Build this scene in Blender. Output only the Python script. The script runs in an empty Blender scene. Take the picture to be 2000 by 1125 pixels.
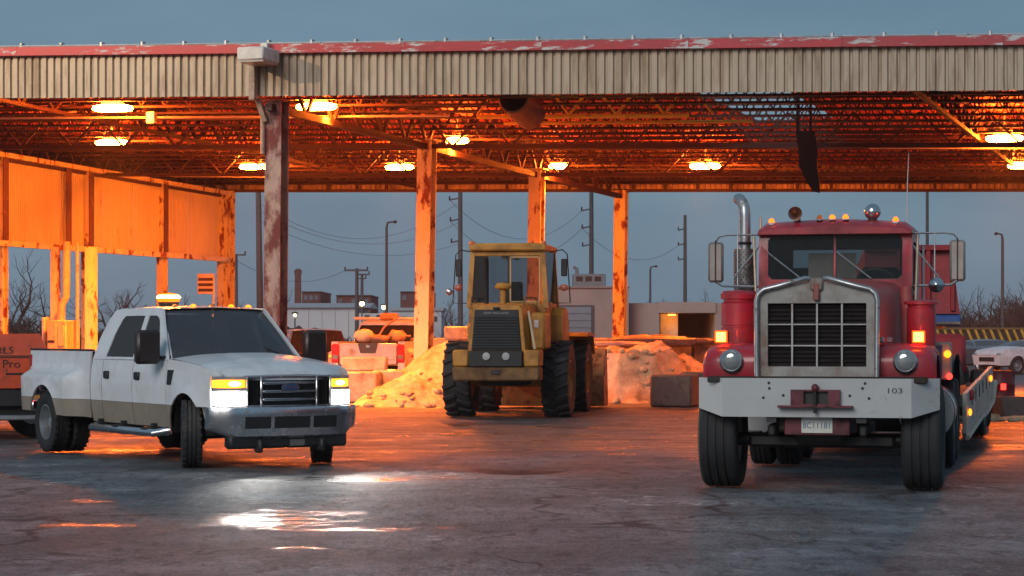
import bpy, bmesh, math, random
from mathutils import Vector, Matrix, noise
from mathutils.geometry import tessellate_polygon
PI = math.pi
S = bpy.context.scene
COL = S.collection
RND = random.Random(11)

# ---------------------------------------------------------------- camera
CAMZ, FPX, HOR = 1.59, 4200.0, 653.0        # eye height, focal length in photo pixels, horizon row
cam_d = bpy.data.cameras.new('camera')
cam_d.sensor_width = 36.0
cam_d.lens = 36.0 * FPX / 2000.0
cam_d.shift_y = (HOR - 562.5) / 2000.0
cam_d.clip_start, cam_d.clip_end = 0.5, 6000.0
cam = bpy.data.objects.new('camera', cam_d)
cam.location = (0, 0, CAMZ)
cam.rotation_euler = (PI / 2, 0, 0)
COL.objects.link(cam)
S.camera = cam

# ---------------------------------------------------------------- world: overcast dusk
SUN_EL, SUN_AZ = math.radians(25), math.radians(207)   # low glow behind the camera, a little to its left
w = bpy.data.worlds.new('World'); S.world = w; w.use_nodes = True
nt = w.node_tree; nt.nodes.clear()
wo = nt.nodes.new('ShaderNodeOutputWorld'); bg = nt.nodes.new('ShaderNodeBackground')
sky = nt.nodes.new('ShaderNodeTexSky'); sky.sky_type = 'NISHITA'; sky.sun_disc = False
sky.sun_elevation = math.radians(4); sky.sun_rotation = SUN_AZ
sky.air_density, sky.dust_density, sky.ozone_density = 1.2, 2.0, 3.0
tc = nt.nodes.new('ShaderNodeTexCoord')
mp = nt.nodes.new('ShaderNodeMapping'); mp.inputs['Scale'].default_value = (1.0, 1.0, 5.0)
nz = nt.nodes.new('ShaderNodeTexNoise'); nz.inputs['Scale'].default_value = 3.0; nz.inputs['Detail'].default_value = 5
rp = nt.nodes.new('ShaderNodeValToRGB')                 # the cloud deck: blue grey, a little uneven
rp.color_ramp.elements[0].position, rp.color_ramp.elements[0].color = 0.35, (1.75, 3.0, 4.15, 1)
rp.color_ramp.elements[1].position, rp.color_ramp.elements[1].color = 0.66, (2.5, 3.9, 5.1, 1)
mx = nt.nodes.new('ShaderNodeMix'); mx.data_type = 'RGBA'; mx.inputs['Factor'].default_value = 0.82
nt.links.new(tc.outputs['Generated'], mp.inputs['Vector']); nt.links.new(mp.outputs['Vector'], nz.inputs['Vector'])
nt.links.new(nz.outputs['Fac'], rp.inputs['Fac'])
nt.links.new(sky.outputs['Color'], mx.inputs['A']); nt.links.new(rp.outputs['Color'], mx.inputs['B'])
nt.links.new(mx.outputs['Result'], bg.inputs['Color']); bg.inputs['Strength'].default_value = 0.085
nt.links.new(bg.outputs['Background'], wo.inputs['Surface'])

sun_d = bpy.data.lights.new('sun', 'SUN'); sun_d.energy = 1.45; sun_d.angle = math.radians(28); sun_d.color = (1.0, 0.95, 0.91)
sun = bpy.data.objects.new('sun', sun_d); COL.objects.link(sun)
sdir = Vector((math.sin(SUN_AZ) * math.cos(SUN_EL), math.cos(SUN_AZ) * math.cos(SUN_EL), math.sin(SUN_EL)))
sun.rotation_euler = sdir.to_track_quat('Z', 'Y').to_euler()

vs = S.view_settings
vs.view_transform = 'Standard'; vs.look = 'None'; vs.exposure = 0.0; vs.gamma = 1.0; vs.use_curve_mapping = False
S.cycles.use_denoising = True
S.cycles.sample_clamp_indirect = 6.0
S.cycles.max_bounces = 8
S.cycles.volume_bounces = 0
S.cycles.use_light_tree = True

# ---------------------------------------------------------------- materials
MATS = {}
def M(name, col, rough=.5, metal=0.0, var=.18, scale=5.0, dirt=None, damt=0.0, dscale=3.0, bump=0.0, bscale=60.0,
      coat=0.0, spec=.5, stretch=None, dsharp=.12):
    if name in MATS: return MATS[name]
    m = bpy.data.materials.new(name); m.use_nodes = True
    n, l = m.node_tree.nodes, m.node_tree.links
    b = n['Principled BSDF']
    b.inputs['Roughness'].default_value = rough; b.inputs['Metallic'].default_value = metal
    b.inputs['Coat Weight'].default_value = coat; b.inputs['Specular IOR Level'].default_value = spec
    t = n.new('ShaderNodeTexCoord'); oi = n.new('ShaderNodeObjectInfo')
    ad = n.new('ShaderNodeVectorMath'); ad.operation = 'MULTIPLY_ADD'
    ad.inputs[1].default_value = (37, 53, 29); 
    l.new(oi.outputs['Random'], ad.inputs[0]); l.new(t.outputs['Object'], ad.inputs[2])
    src = ad.outputs[0]
    if stretch:
        mpn = n.new('ShaderNodeMapping'); mpn.inputs['Scale'].default_value = stretch
        l.new(src, mpn.inputs['Vector']); src = mpn.outputs['Vector']
    n1 = n.new('ShaderNodeTexNoise'); n1.inputs['Scale'].default_value = scale; n1.inputs['Detail'].default_value = 6
    n1.inputs['Roughness'].default_value = .62
    l.new(src, n1.inputs['Vector'])
    r1 = n.new('ShaderNodeMapRange'); r1.inputs['From Min'].default_value = .3; r1.inputs['From Max'].default_value = .7
    l.new(n1.outputs['Fac'], r1.inputs['Value'])
    rj = n.new('ShaderNodeMath'); rj.operation = 'MULTIPLY_ADD'; rj.inputs[1].default_value = .5; l.new(oi.outputs['Random'], rj.inputs[0])
    rk = n.new('ShaderNodeMath'); rk.operation = 'SUBTRACT'; rk.inputs[1].default_value = .25; l.new(r1.outputs['Result'], rk.inputs[0]); l.new(rk.outputs[0], rj.inputs[2])
    a = n.new('ShaderNodeMix'); a.data_type = 'RGBA'
    a.inputs['A'].default_value = tuple(c * (1 - var) for c in col) + (1,)
    a.inputs['B'].default_value = tuple(min(1, c * (1 + var)) for c in col) + (1,)
    l.new(rj.outputs[0], a.inputs['Factor'])
    cur = a.outputs['Result']
    rr = n.new('ShaderNodeMapRange'); rr.inputs['To Min'].default_value = max(.02, rough * .8); rr.inputs['To Max'].default_value = min(1, rough * 1.25)
    l.new(n1.outputs['Fac'], rr.inputs['Value']); rcur = rr.outputs['Result']
    if dirt:
        n2 = n.new('ShaderNodeTexNoise'); n2.inputs['Scale'].default_value = dscale; n2.inputs['Detail'].default_value = 9
        n2.inputs['Roughness'].default_value = .68
        l.new(src, n2.inputs['Vector'])
        r2 = n.new('ShaderNodeMapRange'); th = .72 - .3 * damt
        r2.inputs['From Min'].default_value = th - dsharp / 2; r2.inputs['From Max'].default_value = th + dsharp / 2
        l.new(n2.outputs['Fac'], r2.inputs['Value'])
        d = n.new('ShaderNodeMix'); d.data_type = 'RGBA'; d.inputs['B'].default_value = tuple(dirt) + (1,)
        l.new(cur, d.inputs['A']); l.new(r2.outputs['Result'], d.inputs['Factor']); cur = d.outputs['Result']
        rm = n.new('ShaderNodeMix'); rm.inputs['B'].default_value = .85
        l.new(rcur, rm.inputs['A']); l.new(r2.outputs['Result'], rm.inputs['Factor']); rcur = rm.outputs['Result']
    l.new(cur, b.inputs['Base Color']); l.new(rcur, b.inputs['Roughness'])
    if bump:
        n3 = n.new('ShaderNodeTexNoise'); n3.inputs['Scale'].default_value = bscale; n3.inputs['Detail'].default_value = 4
        l.new(src, n3.inputs['Vector'])
        bp = n.new('ShaderNodeBump'); bp.inputs['Strength'].default_value = bump; bp.inputs['Distance'].default_value = .02
        l.new(n3.outputs['Fac'], bp.inputs['Height']); l.new(bp.outputs['Normal'], b.inputs['Normal'])
    MATS[name] = m
    return m
def EM(name, col, strength):
    if name in MATS: return MATS[name]
    m = bpy.data.materials.new(name); m.use_nodes = True
    n, l = m.node_tree.nodes, m.node_tree.links
    n.clear(); o = n.new('ShaderNodeOutputMaterial'); e = n.new('ShaderNodeEmission')
    e.inputs['Color'].default_value = tuple(col) + (1,); e.inputs['Strength'].default_value = strength
    l.new(e.outputs[0], o.inputs['Surface'])
    MATS[name] = m; return m
def GL(name, tint, trans=.6, rough=.03, clear=.55):
    """see-through window glass: part clear, part glossy"""
    if name in MATS: return MATS[name]
    m = bpy.data.materials.new(name); m.use_nodes = True
    n, l = m.node_tree.nodes, m.node_tree.links
    b = n['Principled BSDF']; b.inputs['Base Color'].default_value = tuple(tint) + (1,); b.inputs['Roughness'].default_value = rough
    tr = n.new('ShaderNodeBsdfTransparent'); tr.inputs['Color'].default_value = tuple(min(1, clear + c) for c in tint) + (1,)
    fr = n.new('ShaderNodeFresnel'); fr.inputs['IOR'].default_value = 1.5
    ma = n.new('ShaderNodeMath'); ma.operation = 'ADD'; ma.use_clamp = True; ma.inputs[1].default_value = 1 - trans
    mixs = n.new('ShaderNodeMixShader')
    l.new(fr.outputs[0], ma.inputs[0]); l.new(ma.outputs[0], mixs.inputs['Fac'])
    l.new(tr.outputs[0], mixs.inputs[1]); l.new(b.outputs[0], mixs.inputs[2]); l.new(mixs.outputs[0], n['Material Output'].inputs['Surface'])
    MATS[name] = m; return m

# ---------------------------------------------------------------- geometry helpers
class MB:
    def __init__(s): s.v, s.f = [], []
    def add(s, vs, fs):
        o = len(s.v); s.v += [tuple(p) for p in vs]; s.f += [tuple(i + o for i in f) for f in fs]; return s
    def box(s, x0, x1, y0, y1, z0, z1, b=0.0, mat=None):
        lo, hi = (min(x0, x1), min(y0, y1), min(z0, z1)), (max(x0, x1), max(y0, y1), max(z0, z1))
        cs = [(i & 1, i >> 1 & 1, i >> 2 & 1) for i in range(8)]
        if b <= 0:
            vs = [tuple(hi[k] if c[k] else lo[k] for k in range(3)) for c in cs]
            fs = [(0, 2, 3, 1), (4, 5, 7, 6), (0, 1, 5, 4), (2, 6, 7, 3), (0, 4, 6, 2), (1, 3, 7, 5)]
        else:
            b = min([b] + [(hi[k] - lo[k]) * .45 for k in range(3)])
            vs, fs = [], []
            for c in cs:
                for a in range(3):
                    vs.append(tuple((hi[k] if c[k] else lo[k]) + (0 if k == a else (-b if c[k] else b)) for k in range(3)))
            ix = lambda c, a: (c[0] | c[1] << 1 | c[2] << 2) * 3 + a
            for a in range(3):
                p, q = [k for k in range(3) if k != a]
                for sg in (0, 1):
                    ring = []
                    for (i, j) in ((0, 0), (1, 0), (1, 1), (0, 1)):
                        c = [0, 0, 0]; c[a] = sg; c[p] = i; c[q] = j; ring.append(ix(c, a))
                    fs.append(tuple(ring))
                for i in (0, 1):
                    for j in (0, 1):
                        c1 = [0, 0, 0]; c1[p] = i; c1[q] = j; c2 = list(c1); c2[a] = 1
                        fs.append((ix(c1, p), ix(c2, p), ix(c2, q), ix(c1, q)))
            for c in cs: fs.append((ix(c, 0), ix(c, 1), ix(c, 2)))
        if mat is not None: vs = [mat @ Vector(p) for p in vs]
        return s.add(vs, fs)
    def cbox(s, c, size, b=0.0, rot=None):
        h = [k / 2 for k in size]
        m = Matrix.Translation(c) @ (rot.to_4x4() if rot is not None else Matrix())
        return s.box(-h[0], h[0], -h[1], h[1], -h[2], h[2], b, m)
    def prism(s, poly, axis, a, b):
        n = len(poly)
        def P(p, t):
            return {'x': (t, p[0], p[1]), 'y': (p[0], t, p[1]), 'z': (p[0], p[1], t)}[axis]
        vs = [P(p, a) for p in poly] + [P(p, b) for p in poly]
        fs = [tuple(range(n)), tuple(range(2 * n - 1, n - 1, -1))] + [(i, (i + 1) % n, n + (i + 1) % n, n + i) for i in range(n)]
        return s.add(vs, fs)
    def loft(s, rings, closed=True, cap=True):
        n = len(rings[0]); vs = [p for r in rings for p in r]; fs = []
        for i in range(len(rings) - 1):
            for j in range(n if closed else n - 1):
                k = (j + 1) % n
                fs.append((i * n + j, i * n + k, (i + 1) * n + k, (i + 1) * n + j))
        if cap and closed: fs += [tuple(range(n)), tuple(range(len(vs) - 1, len(vs) - n - 1, -1))]
        return s.add(vs, fs)
    def tube(s, pts, r, n=8, cap=True):
        pts = [Vector(p) for p in pts]; rs = r if isinstance(r, (list, tuple)) else [r] * len(pts)
        rings, ref = [], None
        for i, p in enumerate(pts):
            d = (pts[min(i + 1, len(pts) - 1)] - pts[max(i - 1, 0)]).normalized()
            if ref is None: ref = Vector((0, 0, 1)) if abs(d.z) < .9 else Vector((1, 0, 0))
            u = (ref - d * ref.dot(d)).normalized(); w_ = d.cross(u); ref = u
            rings.append([p + (u * math.cos(2 * PI * k / n + PI / n) + w_ * math.sin(2 * PI * k / n + PI / n)) * rs[i] for k in range(n)])
        return s.loft(rings, True, cap)
    def bar(s, p, q, t, t2=None):
        """square bar between two points"""
        return s.tube([p, q], (t if t2 is None else t2) * .7071, 4)
    def cyl(s, p, q, r0, r1=None, n=16): return s.tube([p, q], [r0, r0 if r1 is None else r1], n)
    def lathe(s, prof, mat=None, n=24, closed=False):
        """profile of (radius, height) turned round z, then moved by mat"""
        rings = [[Vector((r * math.cos(2 * PI * k / n), r * math.sin(2 * PI * k / n), h)) for k in range(n)] for r, h in prof]
        if closed: rings.append(rings[0])
        if mat is not None: rings = [[mat @ p for p in r] for r in rings]
        return s.loft(rings, True, not closed)
    def grid(s, fn, nu, nv):
        vs = [fn(i / nu, j / nv) for i in range(nu + 1) for j in range(nv + 1)]; k = nv + 1
        fs = [(i * k + j, (i + 1) * k + j, (i + 1) * k + j + 1, i * k + j + 1) for i in range(nu) for j in range(nv)]
        return s.add(vs, fs)
    def ball(s, c, r, n=10, sq=(1, 1, 1), half=False):
        m = max(4, n // 2); rings = []
        for i in range(m + 1):
            a = (PI / 2 if half else PI) * i / m
            rr = max(math.sin(a), .001)
            rings.append([(c[0] + r * sq[0] * rr * math.cos(2 * PI * k / n), c[1] + r * sq[1] * rr * math.sin(2 * PI * k / n), c[2] + r * sq[2] * math.cos(a)) for k in range(n)])
        return s.loft(rings, True, True)
    def mesh(s, name, mat, ang=38, recalc=True):
        me = bpy.data.meshes.new(name); me.from_pydata(s.v, [], s.f); me.validate()
        if recalc:
            bm = bmesh.new(); bm.from_mesh(me); bmesh.ops.recalc_face_normals(bm, faces=bm.faces); bm.to_mesh(me); bm.free()
        if ang:
            me.polygons.foreach_set('use_smooth', [True] * len(me.polygons)); me.set_sharp_from_angle(angle=math.radians(ang))
        if mat: me.materials.append(mat)
        return me
    def build(s, name, mat, parent=None, ang=38, recalc=True):
        return link(name, s.mesh(name, mat, ang, recalc), parent)
def link(name, me, parent=None, loc=None, rot=None):
    o = bpy.data.objects.new(name, me); COL.objects.link(o)
    if parent is not None: o.parent = parent
    if loc is not None: o.location = loc
    if rot is not None: o.rotation_euler = rot
    return o
def tag(o, label, cat, group=None, kind=None):
    if label: o['label'] = label
    if cat: o['category'] = cat
    if group: o['group'] = group
    if kind: o['kind'] = kind
    return o
def thing(name, label, cat, loc=(0, 0, 0), rz=0.0, group=None):
    o = bpy.data.objects.new(name, None); COL.objects.link(o); o.empty_display_size = .3
    o.location = loc; o.rotation_euler = (0, 0, rz)
    return tag(o, label, cat, group)
def copy_tree(o, parent=None):
    c = o.copy(); COL.objects.link(c)
    if parent is not None: c.parent = parent
    for ch in list(o.children): copy_tree(ch, c)
    return c
def at(px, py, Y):
    """photo pixel at distance Y -> world point"""
    return Vector(((px - 1000) * Y / FPX, Y, CAMZ + (HOR - py) * Y / FPX))
def gpx(px, Y): return (px - 1000) * Y / FPX
def lerp(a, b, t): return a + (b - a) * t
def sst(a, b, x):
    t = max(0, min(1, (x - a) / (b - a))); return t * t * (3 - 2 * t)
def pw(tab, x):
    if x <= tab[0][0]: return tab[0][1]
    for (a, b), (c, d) in zip(tab, tab[1:]):
        if x <= c: return lerp(b, d, (x - a) / (c - a))
    return tab[-1][1]
def panel(outer, holes, fy, side, xc=(), zc=(), thick=.02):
    """sheet cut out in the xz plane (with holes), bent to y = side*fy(x,z), given thickness"""
    polys = [[Vector((x, 0, z)) for x, z in p] for p in [outer] + list(holes)]
    flat = [p for q in polys for p in q]
    bm = bmesh.new(); vv = [bm.verts.new(p) for p in flat]
    for t in tessellate_polygon(polys):
        try: bm.faces.new([vv[i] for i in t])
        except ValueError: pass
    for x in xc: bmesh.ops.bisect_plane(bm, geom=bm.verts[:] + bm.edges[:] + bm.faces[:], plane_co=(x, 0, 0), plane_no=(1, 0, 0), dist=1e-5)
    for z in zc: bmesh.ops.bisect_plane(bm, geom=bm.verts[:] + bm.edges[:] + bm.faces[:], plane_co=(0, 0, z), plane_no=(0, 0, 1), dist=1e-5)
    bm.verts.index_update()
    a = [(v.co.x, side * fy(v.co.x, v.co.z), v.co.z) for v in bm.verts]
    b = [(p[0], p[1] - side * thick, p[2]) for p in a]; n = len(a)
    fs = [[v.index for v in f.verts] for f in bm.faces]
    out = [tuple(f) for f in fs] + [tuple(i + n for i in reversed(f)) for f in fs]
    for e in bm.edges:
        if len(e.link_faces) == 1:
            i, j = e.verts[0].index, e.verts[1].index; out.append((i, j, j + n, i + n))
    bm.free()
    m = MB(); m.add(a + b, out); return m
def arc(cx, cz, r, a0, a1, n):
    return [(cx + r * math.cos(math.radians(lerp(a0, a1, i / n))), cz + r * math.sin(math.radians(lerp(a0, a1, i / n)))) for i in range(n + 1)]
def text(name, s, size, mat, parent, M4, extrude=.003, ax='CENTER'):
    cu = bpy.data.curves.new(name, 'FONT'); cu.body = s; cu.size = size; cu.extrude = extrude
    cu.align_x = ax; cu.align_y = 'CENTER'; cu.resolution_u = 3
    o = bpy.data.objects.new(name, cu); COL.objects.link(o)
    me = bpy.data.meshes.new_from_object(o.evaluated_get(bpy.context.evaluated_depsgraph_get()))
    bpy.data.objects.remove(o); me.name = name
    me.transform(M4); me.materials.clear(); me.materials.append(mat)
    return link(name, me, parent)
def mat4(x, y, z, o):
    """matrix with the given axes as columns"""
    m = Matrix.Identity(4)
    for i, c in enumerate((x, y, z, o)):
        for k in range(3): m[k][i] = c[k]
    return m

# common materials
RUBBER = M('rubber', (.018, .018, .019), .75, var=.3, dirt=(.07, .06, .05), damt=.25, dscale=4, bump=.3, bscale=30)
BLACK = M('black_paint', (.012, .012, .013), .5, var=.3)
DARKMETAL = M('dark_steel', (.035, .033, .032), .6, .5, dirt=(.06, .035, .02), damt=.5, dscale=6)
CHROME = M('worn_chrome', (.55, .56, .58), .22, 1.0, var=.12, dirt=(.12, .09, .07), damt=.15, dscale=8)
ALU = M('dull_aluminium', (.42, .43, .44), .38, .85, var=.15, dirt=(.2, .17, .14), damt=.3, dscale=7)
DARKGLASS = M('dark_glass', (.012, .014, .016), .06, var=.1, spec=.6)
AMBERL = M('amber_lens', (.55, .16, .02), .25, var=.1)
REDL = M('red_lens', (.35, .01, .012), .25, var=.1)
CLEARL = M('clear_lens', (.34, .36, .37), .10, .6, var=.2)

# wheels ---------------------------------------------------------
WCACHE = {}
def wheel(parent, pos, r, w_, rim, side, style='road', steer=0.0, dish=.5, rimmat=None, n=36, holes=8):
    """wheel turned round local y; outer face towards side*y; part 'wheel' with the child 'tyre'"""
    key = (r, w_, rim, side, style, dish, rimmat.name if rimmat else '')
    if key not in WCACHE:
        Rm = Matrix.Rotation(-PI / 2 * side, 4, 'X')      # z -> side*y
        h = w_ / 2
        t = MB()
        if style == 'loader':
            prof = [(rim, -h * .78), (rim + (r - rim) * .45, -h), (r * .90, -h * .96), (r * .945, -h * .8), (r * .945, h * .8), (r * .90, h * .96), (rim + (r - rim) * .45, h), (rim, h * .78)]
        else:
            tr = [(r * .93, -h * .98), (r * .985, -h * .86), (r, -h * .72)]
            g = r * .968
            for k in (-.42, 0, .42): tr += [(r, h * (k - .07)), (g, h * (k - .05)), (g, h * (k + .05)), (r, h * (k + .07))]
            tr += [(r, h * .72), (r * .985, h * .86), (r * .93, h * .98)]
            prof = [(rim, -h * .8), (rim * 1.06, -h * .93), (rim + (r - rim) * .5, -h * 1.03)] + tr + [(rim + (r - rim) * .5, h * 1.03), (rim * 1.06, h * .93), (rim, h * .8)]
        t.lathe(prof, Rm, n, closed=True)
        if style == 'loader':
            for k in range(18):
                for sg in (-1, 1):
                    a = 2 * PI * (k + (.5 if sg > 0 else 0)) / 18
                    rot = Matrix.Rotation(a, 3, 'Z') @ Matrix.Rotation(sg * .42, 3, 'X')
                    c = Matrix.Rotation(a, 3, 'Z') @ Vector((r * .963, 0, sg * h * .5))
                    q = MB().cbox(c, (r * .085, r * .12, h * 1.02), .012, rot)
                    t.add([Rm @ Vector(p) for p in q.v], q.f)
        elif style == 'lug':
            for k in range(26):
                for sg in (-1, 1):
                    a = 2 * PI * (k + (.5 if sg > 0 else 0)) / 26
                    rot = Matrix.Rotation(a, 3, 'Z') @ Matrix.Rotation(sg * .3, 3, 'X')
                    c = Matrix.Rotation(a, 3, 'Z') @ Vector((r * .992, 0, sg * h * .72))
                    q = MB().cbox(c, (r * .04, r * .11, h * .5), .004, rot)
                    t.add([Rm @ Vector(p) for p in q.v], q.f)
        d = MB(); hub = rim * .3
        d.lathe([(rim * 1.03, -h * .8), (rim * 1.05, h * .88), (rim * .97, h * .9), (rim * .93, h * .6), (rim * .86, h * (.55 - dish)), (rim * .55, h * (.5 - dish)),
                 (hub * 1.25, h * (.55 - dish)), (hub, h * (.95 - dish * .6)), (hub * .8, h * (1.05 - dish * .6)), (.001, h * (1.07 - dish * .6))], Rm, n)
        for k in range(10):
            a = 2 * PI * k / 10
            p = Vector((rim * .47 * math.cos(a), rim * .47 * math.sin(a), h * (.5 - dish)))
            d.cyl(Rm @ p, Rm @ (p + Vector((0, 0, .03))), .016, n=6)
        ho = MB()
        for k in range(holes):
            a = 2 * PI * (k + .5) / holes
            p = Vector((rim * .72 * math.cos(a), rim * .72 * math.sin(a), h * (.53 - dish)))
            ho.cyl(Rm @ p, Rm @ (p + Vector((0, 0, .012))), rim * .1, n=10)
        WCACHE[key] = (d.mesh('wheel', rimmat or ALU, 40), t.mesh('tyre', RUBBER, 40), ho.mesh('hand_hole', BLACK, 40))
    a, b, c = WCACHE[key]
    o = link('wheel', a, parent, pos, (0, 0, steer)); link('tyre', b, o); link('hand_hole', c, o)
    return o
# ================================================================ GROUND
def ground_material():
    m = bpy.data.materials.new('wet_asphalt'); m.use_nodes = True
    n, l = m.node_tree.nodes, m.node_tree.links
    b = n['Principled BSDF']
    g = n.new('ShaderNodeNewGeometry'); P = g.outputs['Position']
    def noise_(scale, detail=5, rough=.6, vec=None, st=None):
        v = vec or P
        if st:
            mm = n.new('ShaderNodeMapping'); mm.inputs['Scale'].default_value = st; l.new(v, mm.inputs['Vector']); v = mm.outputs['Vector']
        t = n.new('ShaderNodeTexNoise'); t.inputs['Scale'].default_value = scale; t.inputs['Detail'].default_value = detail; t.inputs['Roughness'].default_value = rough
        l.new(v, t.inputs['Vector']); return t.outputs['Fac']
    def mr(v, a, c, lo=0., hi=1., sm=True):
        t = n.new('ShaderNodeMapRange'); t.interpolation_type = 'SMOOTHSTEP' if sm else 'LINEAR'
        for k, x in (('From Min', a), ('From Max', c), ('To Min', lo), ('To Max', hi)): t.inputs[k].default_value = x
        l.new(v, t.inputs['Value']); return t.outputs['Result']
    def ma(op, x, y, clamp=False):
        t = n.new('ShaderNodeMath'); t.operation = op; t.use_clamp = clamp
        for i, q in enumerate((x, y)):
            if isinstance(q, (int, float)): t.inputs[i].default_value = q
            else: l.new(q, t.inputs[i])
        return t.outputs[0]
    def mixc(f, a, c):
        t = n.new('ShaderNodeMix'); t.data_type = 'RGBA'; l.new(f, t.inputs['Factor'])
        for k, q in (('A', a), ('B', c)):
            if isinstance(q, tuple): t.inputs[k].default_value = q + (1,)
            else: l.new(q, t.inputs[k])
        return t.outputs['Result']
    def mixf(f, a, c):
        t = n.new('ShaderNodeMix'); l.new(f, t.inputs['Factor'])
        for k, q in (('A', a), ('B', c)):
            if isinstance(q, (int, float)): t.inputs[k].default_value = q
            else: l.new(q, t.inputs[k])
        return t.outputs['Result']
    big = noise_(.22, 5, .6, st=(1, .7, 1)); mid = noise_(1.3, 6, .68, st=(1, .6, 1)); fine = noise_(9, 6, .75, st=(1, .45, 1)); grit = noise_(38, 4, .75, st=(1, .5, 1))
    # puddles (centre x, y, half width, half depth), ragged edges
    edge = ma('MULTIPLY', ma('SUBTRACT', noise_(2.6, 6, .72, st=(.7, 1.2, 1)), .5), 2.0)
    pud = None
    for (cx, cy, rx, ry) in PUDDLES:
        s1 = n.new('ShaderNodeVectorMath'); s1.operation = 'SUBTRACT'; l.new(P, s1.inputs[0]); s1.inputs[1].default_value = (cx, cy, 0)
        s2 = n.new('ShaderNodeVectorMath'); s2.operation = 'MULTIPLY'; l.new(s1.outputs[0], s2.inputs[0]); s2.inputs[1].default_value = (1 / rx, 1 / ry, 0)
        s3 = n.new('ShaderNodeVectorMath'); s3.operation = 'LENGTH'; l.new(s2.outputs[0], s3.inputs[0])
        q = mr(ma('ADD', s3.outputs['Value'], edge), .55, 1.15, 1., 0.)
        pud = q if pud is None else ma('MAXIMUM', pud, q)
    pud = ma('MULTIPLY', pud, mr(noise_(3.4, 6, .75, st=(.5, 1.8, 1)), .43, .57))
    sep = n.new('ShaderNodeSeparateXYZ'); l.new(P, sep.inputs[0])
    # the yard is damp towards the canopy, drier and gritty in the foreground
    damp = mr(ma('ADD', ma('MULTIPLY', ma('SUBTRACT', big, .5), 16), sep.outputs['Y']), 22.5, 30.0)
    damp = ma('MULTIPLY', damp, mr(mid, .25, .6, .45, 1.))
    streak = mr(noise_(1.1, 6, .72, st=(.35, 1.3, 1)), .42, .6)
    patch = mr(noise_(.75, 7, .7, st=(.6, .8, 1)), .40, .58)
    col = mixc(mr(mid, .3, .7), (.085, .095, .107), (.22, .24, .262))
    col = mixc(mr(big, .42, .62), col, mixc(mr(fine, .3, .7), (.05, .052, .056), (.27, .275, .28)))
    col = mixc(mr(grit, .46, .62, 0., .85), col, (.29, .295, .30))
    col = mixc(ma('MULTIPLY', patch, .55), col, (.05, .052, .056))
    col = mixc(ma('MULTIPLY', mr(noise_(4.5, 6, .8, st=(1, .4, 1)), .52, .62), .65), col, (.036, .037, .04))
    # salt and slush residue
    slush = ma('MULTIPLY', mr(noise_(.55, 7, .72, st=(1, .5, 1)), .55, .65), mr(noise_(5, 6, .75), .5, .6))
    col = mixc(ma('MULTIPLY', slush, .9), col, (.6, .6, .62))
    # cracks
    vo = n.new('ShaderNodeTexVoronoi'); vo.feature = 'DISTANCE_TO_EDGE'; vo.inputs['Scale'].default_value = .35
    wob = n.new('ShaderNodeVectorMath'); wob.operation = 'MULTIPLY_ADD'; wob.inputs[1].default_value = (1.5, 1.5, 0)
    tn = n.new('ShaderNodeTexNoise'); tn.inputs['Scale'].default_value = 1.1; tn.inputs['Detail'].default_value = 5; l.new(P, tn.inputs['Vector'])
    l.new(tn.outputs['Color'], wob.inputs[0]); l.new(P, wob.inputs[2]); l.new(wob.outputs[0], vo.inputs['Vector'])
    crack = mr(vo.outputs['Distance'], .004, .02, 1., 0.)
    col = mixc(ma('MULTIPLY', ma('MULTIPLY', crack, mr(big, .42, .55)), .8), col, (.012, .012, .012))
    col = mixc(ma('MULTIPLY', damp, mixf(streak, .25, .85)), col, (.030, .027, .026))
    col = mixc(pud, col, (.018, .017, .017))
    hs1 = n.new('ShaderNodeVectorMath'); hs1.operation = 'SUBTRACT'; l.new(P, hs1.inputs[0]); hs1.inputs[1].default_value = (.1, 25.5, 0)
    hs2 = n.new('ShaderNodeVectorMath'); hs2.operation = 'MULTIPLY'; l.new(hs1.outputs[0], hs2.inputs[0]); hs2.inputs[1].default_value = (1.7, 1.6, 0)
    hs3 = n.new('ShaderNodeVectorMath'); hs3.operation = 'LENGTH'; l.new(hs2.outputs[0], hs3.inputs[0])
    hole = mr(ma('ADD', hs3.outputs['Value'], edge), .7, 1.05, 1., 0.)
    col = mixc(ma('MULTIPLY', hole, .85), col, (.012, .011, .011))
    l.new(col, b.inputs['Base Color'])
    l.new(mixf(ma('MAXIMUM', damp, pud), .16, .42), b.inputs['Specular IOR Level'])
    rough = mixf(damp, mr(fine, .3, .7, .55, .75), mixf(streak, .62, .24))
    rough = mixf(ma('MULTIPLY', slush, .6), rough, .6)
    rough = mixf(pud, rough, .16)
    l.new(rough, b.inputs['Roughness'])
    h = ma('ADD', ma('MULTIPLY', fine, 1.5), ma('MULTIPLY', grit, .55)); h = ma('ADD', h, ma('MULTIPLY', mid, 1.6))
    h = ma('SUBTRACT', h, ma('MULTIPLY', crack, .15)); h = ma('ADD', h, ma('MULTIPLY', slush, .6))
    bp = n.new('ShaderNodeBump'); bp.inputs['Distance'].default_value = .018
    l.new(h, bp.inputs['Height']); l.new(mixf(pud, 1.0, .35), bp.inputs['Strength'])
    l.new(bp.outputs['Normal'], b.inputs['Normal'])
    return m
PUDDLES = [(-2.0, 18.7, .75, 1.15), (-1.3, 17.7, .5, .3), (.75, 25.4, .35, .3), (1.4, 28.6, .4, .35), (-5.3, 29.6, 1.2, .8),
           (-1.9, 23.8, 1.3, .5), (-3.6, 18.1, .5, .25), (-3.9, 20.6, .5, .3), (-.55, 17.9, .12, .12), (-1.6, 16.0, .22, .2),
           (2.6, 27.6, .5, .3), (-2.6, 27.6, 1.0, .6), (-7.5, 27.8, .5, .2)]
def spaced(parts):
    out = []
    for a, b, st in parts:
        k = max(1, round((b - a) / st)); out += [a + (b - a) * i / k for i in range(k)]
    return out + [parts[-1][1]]
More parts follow.
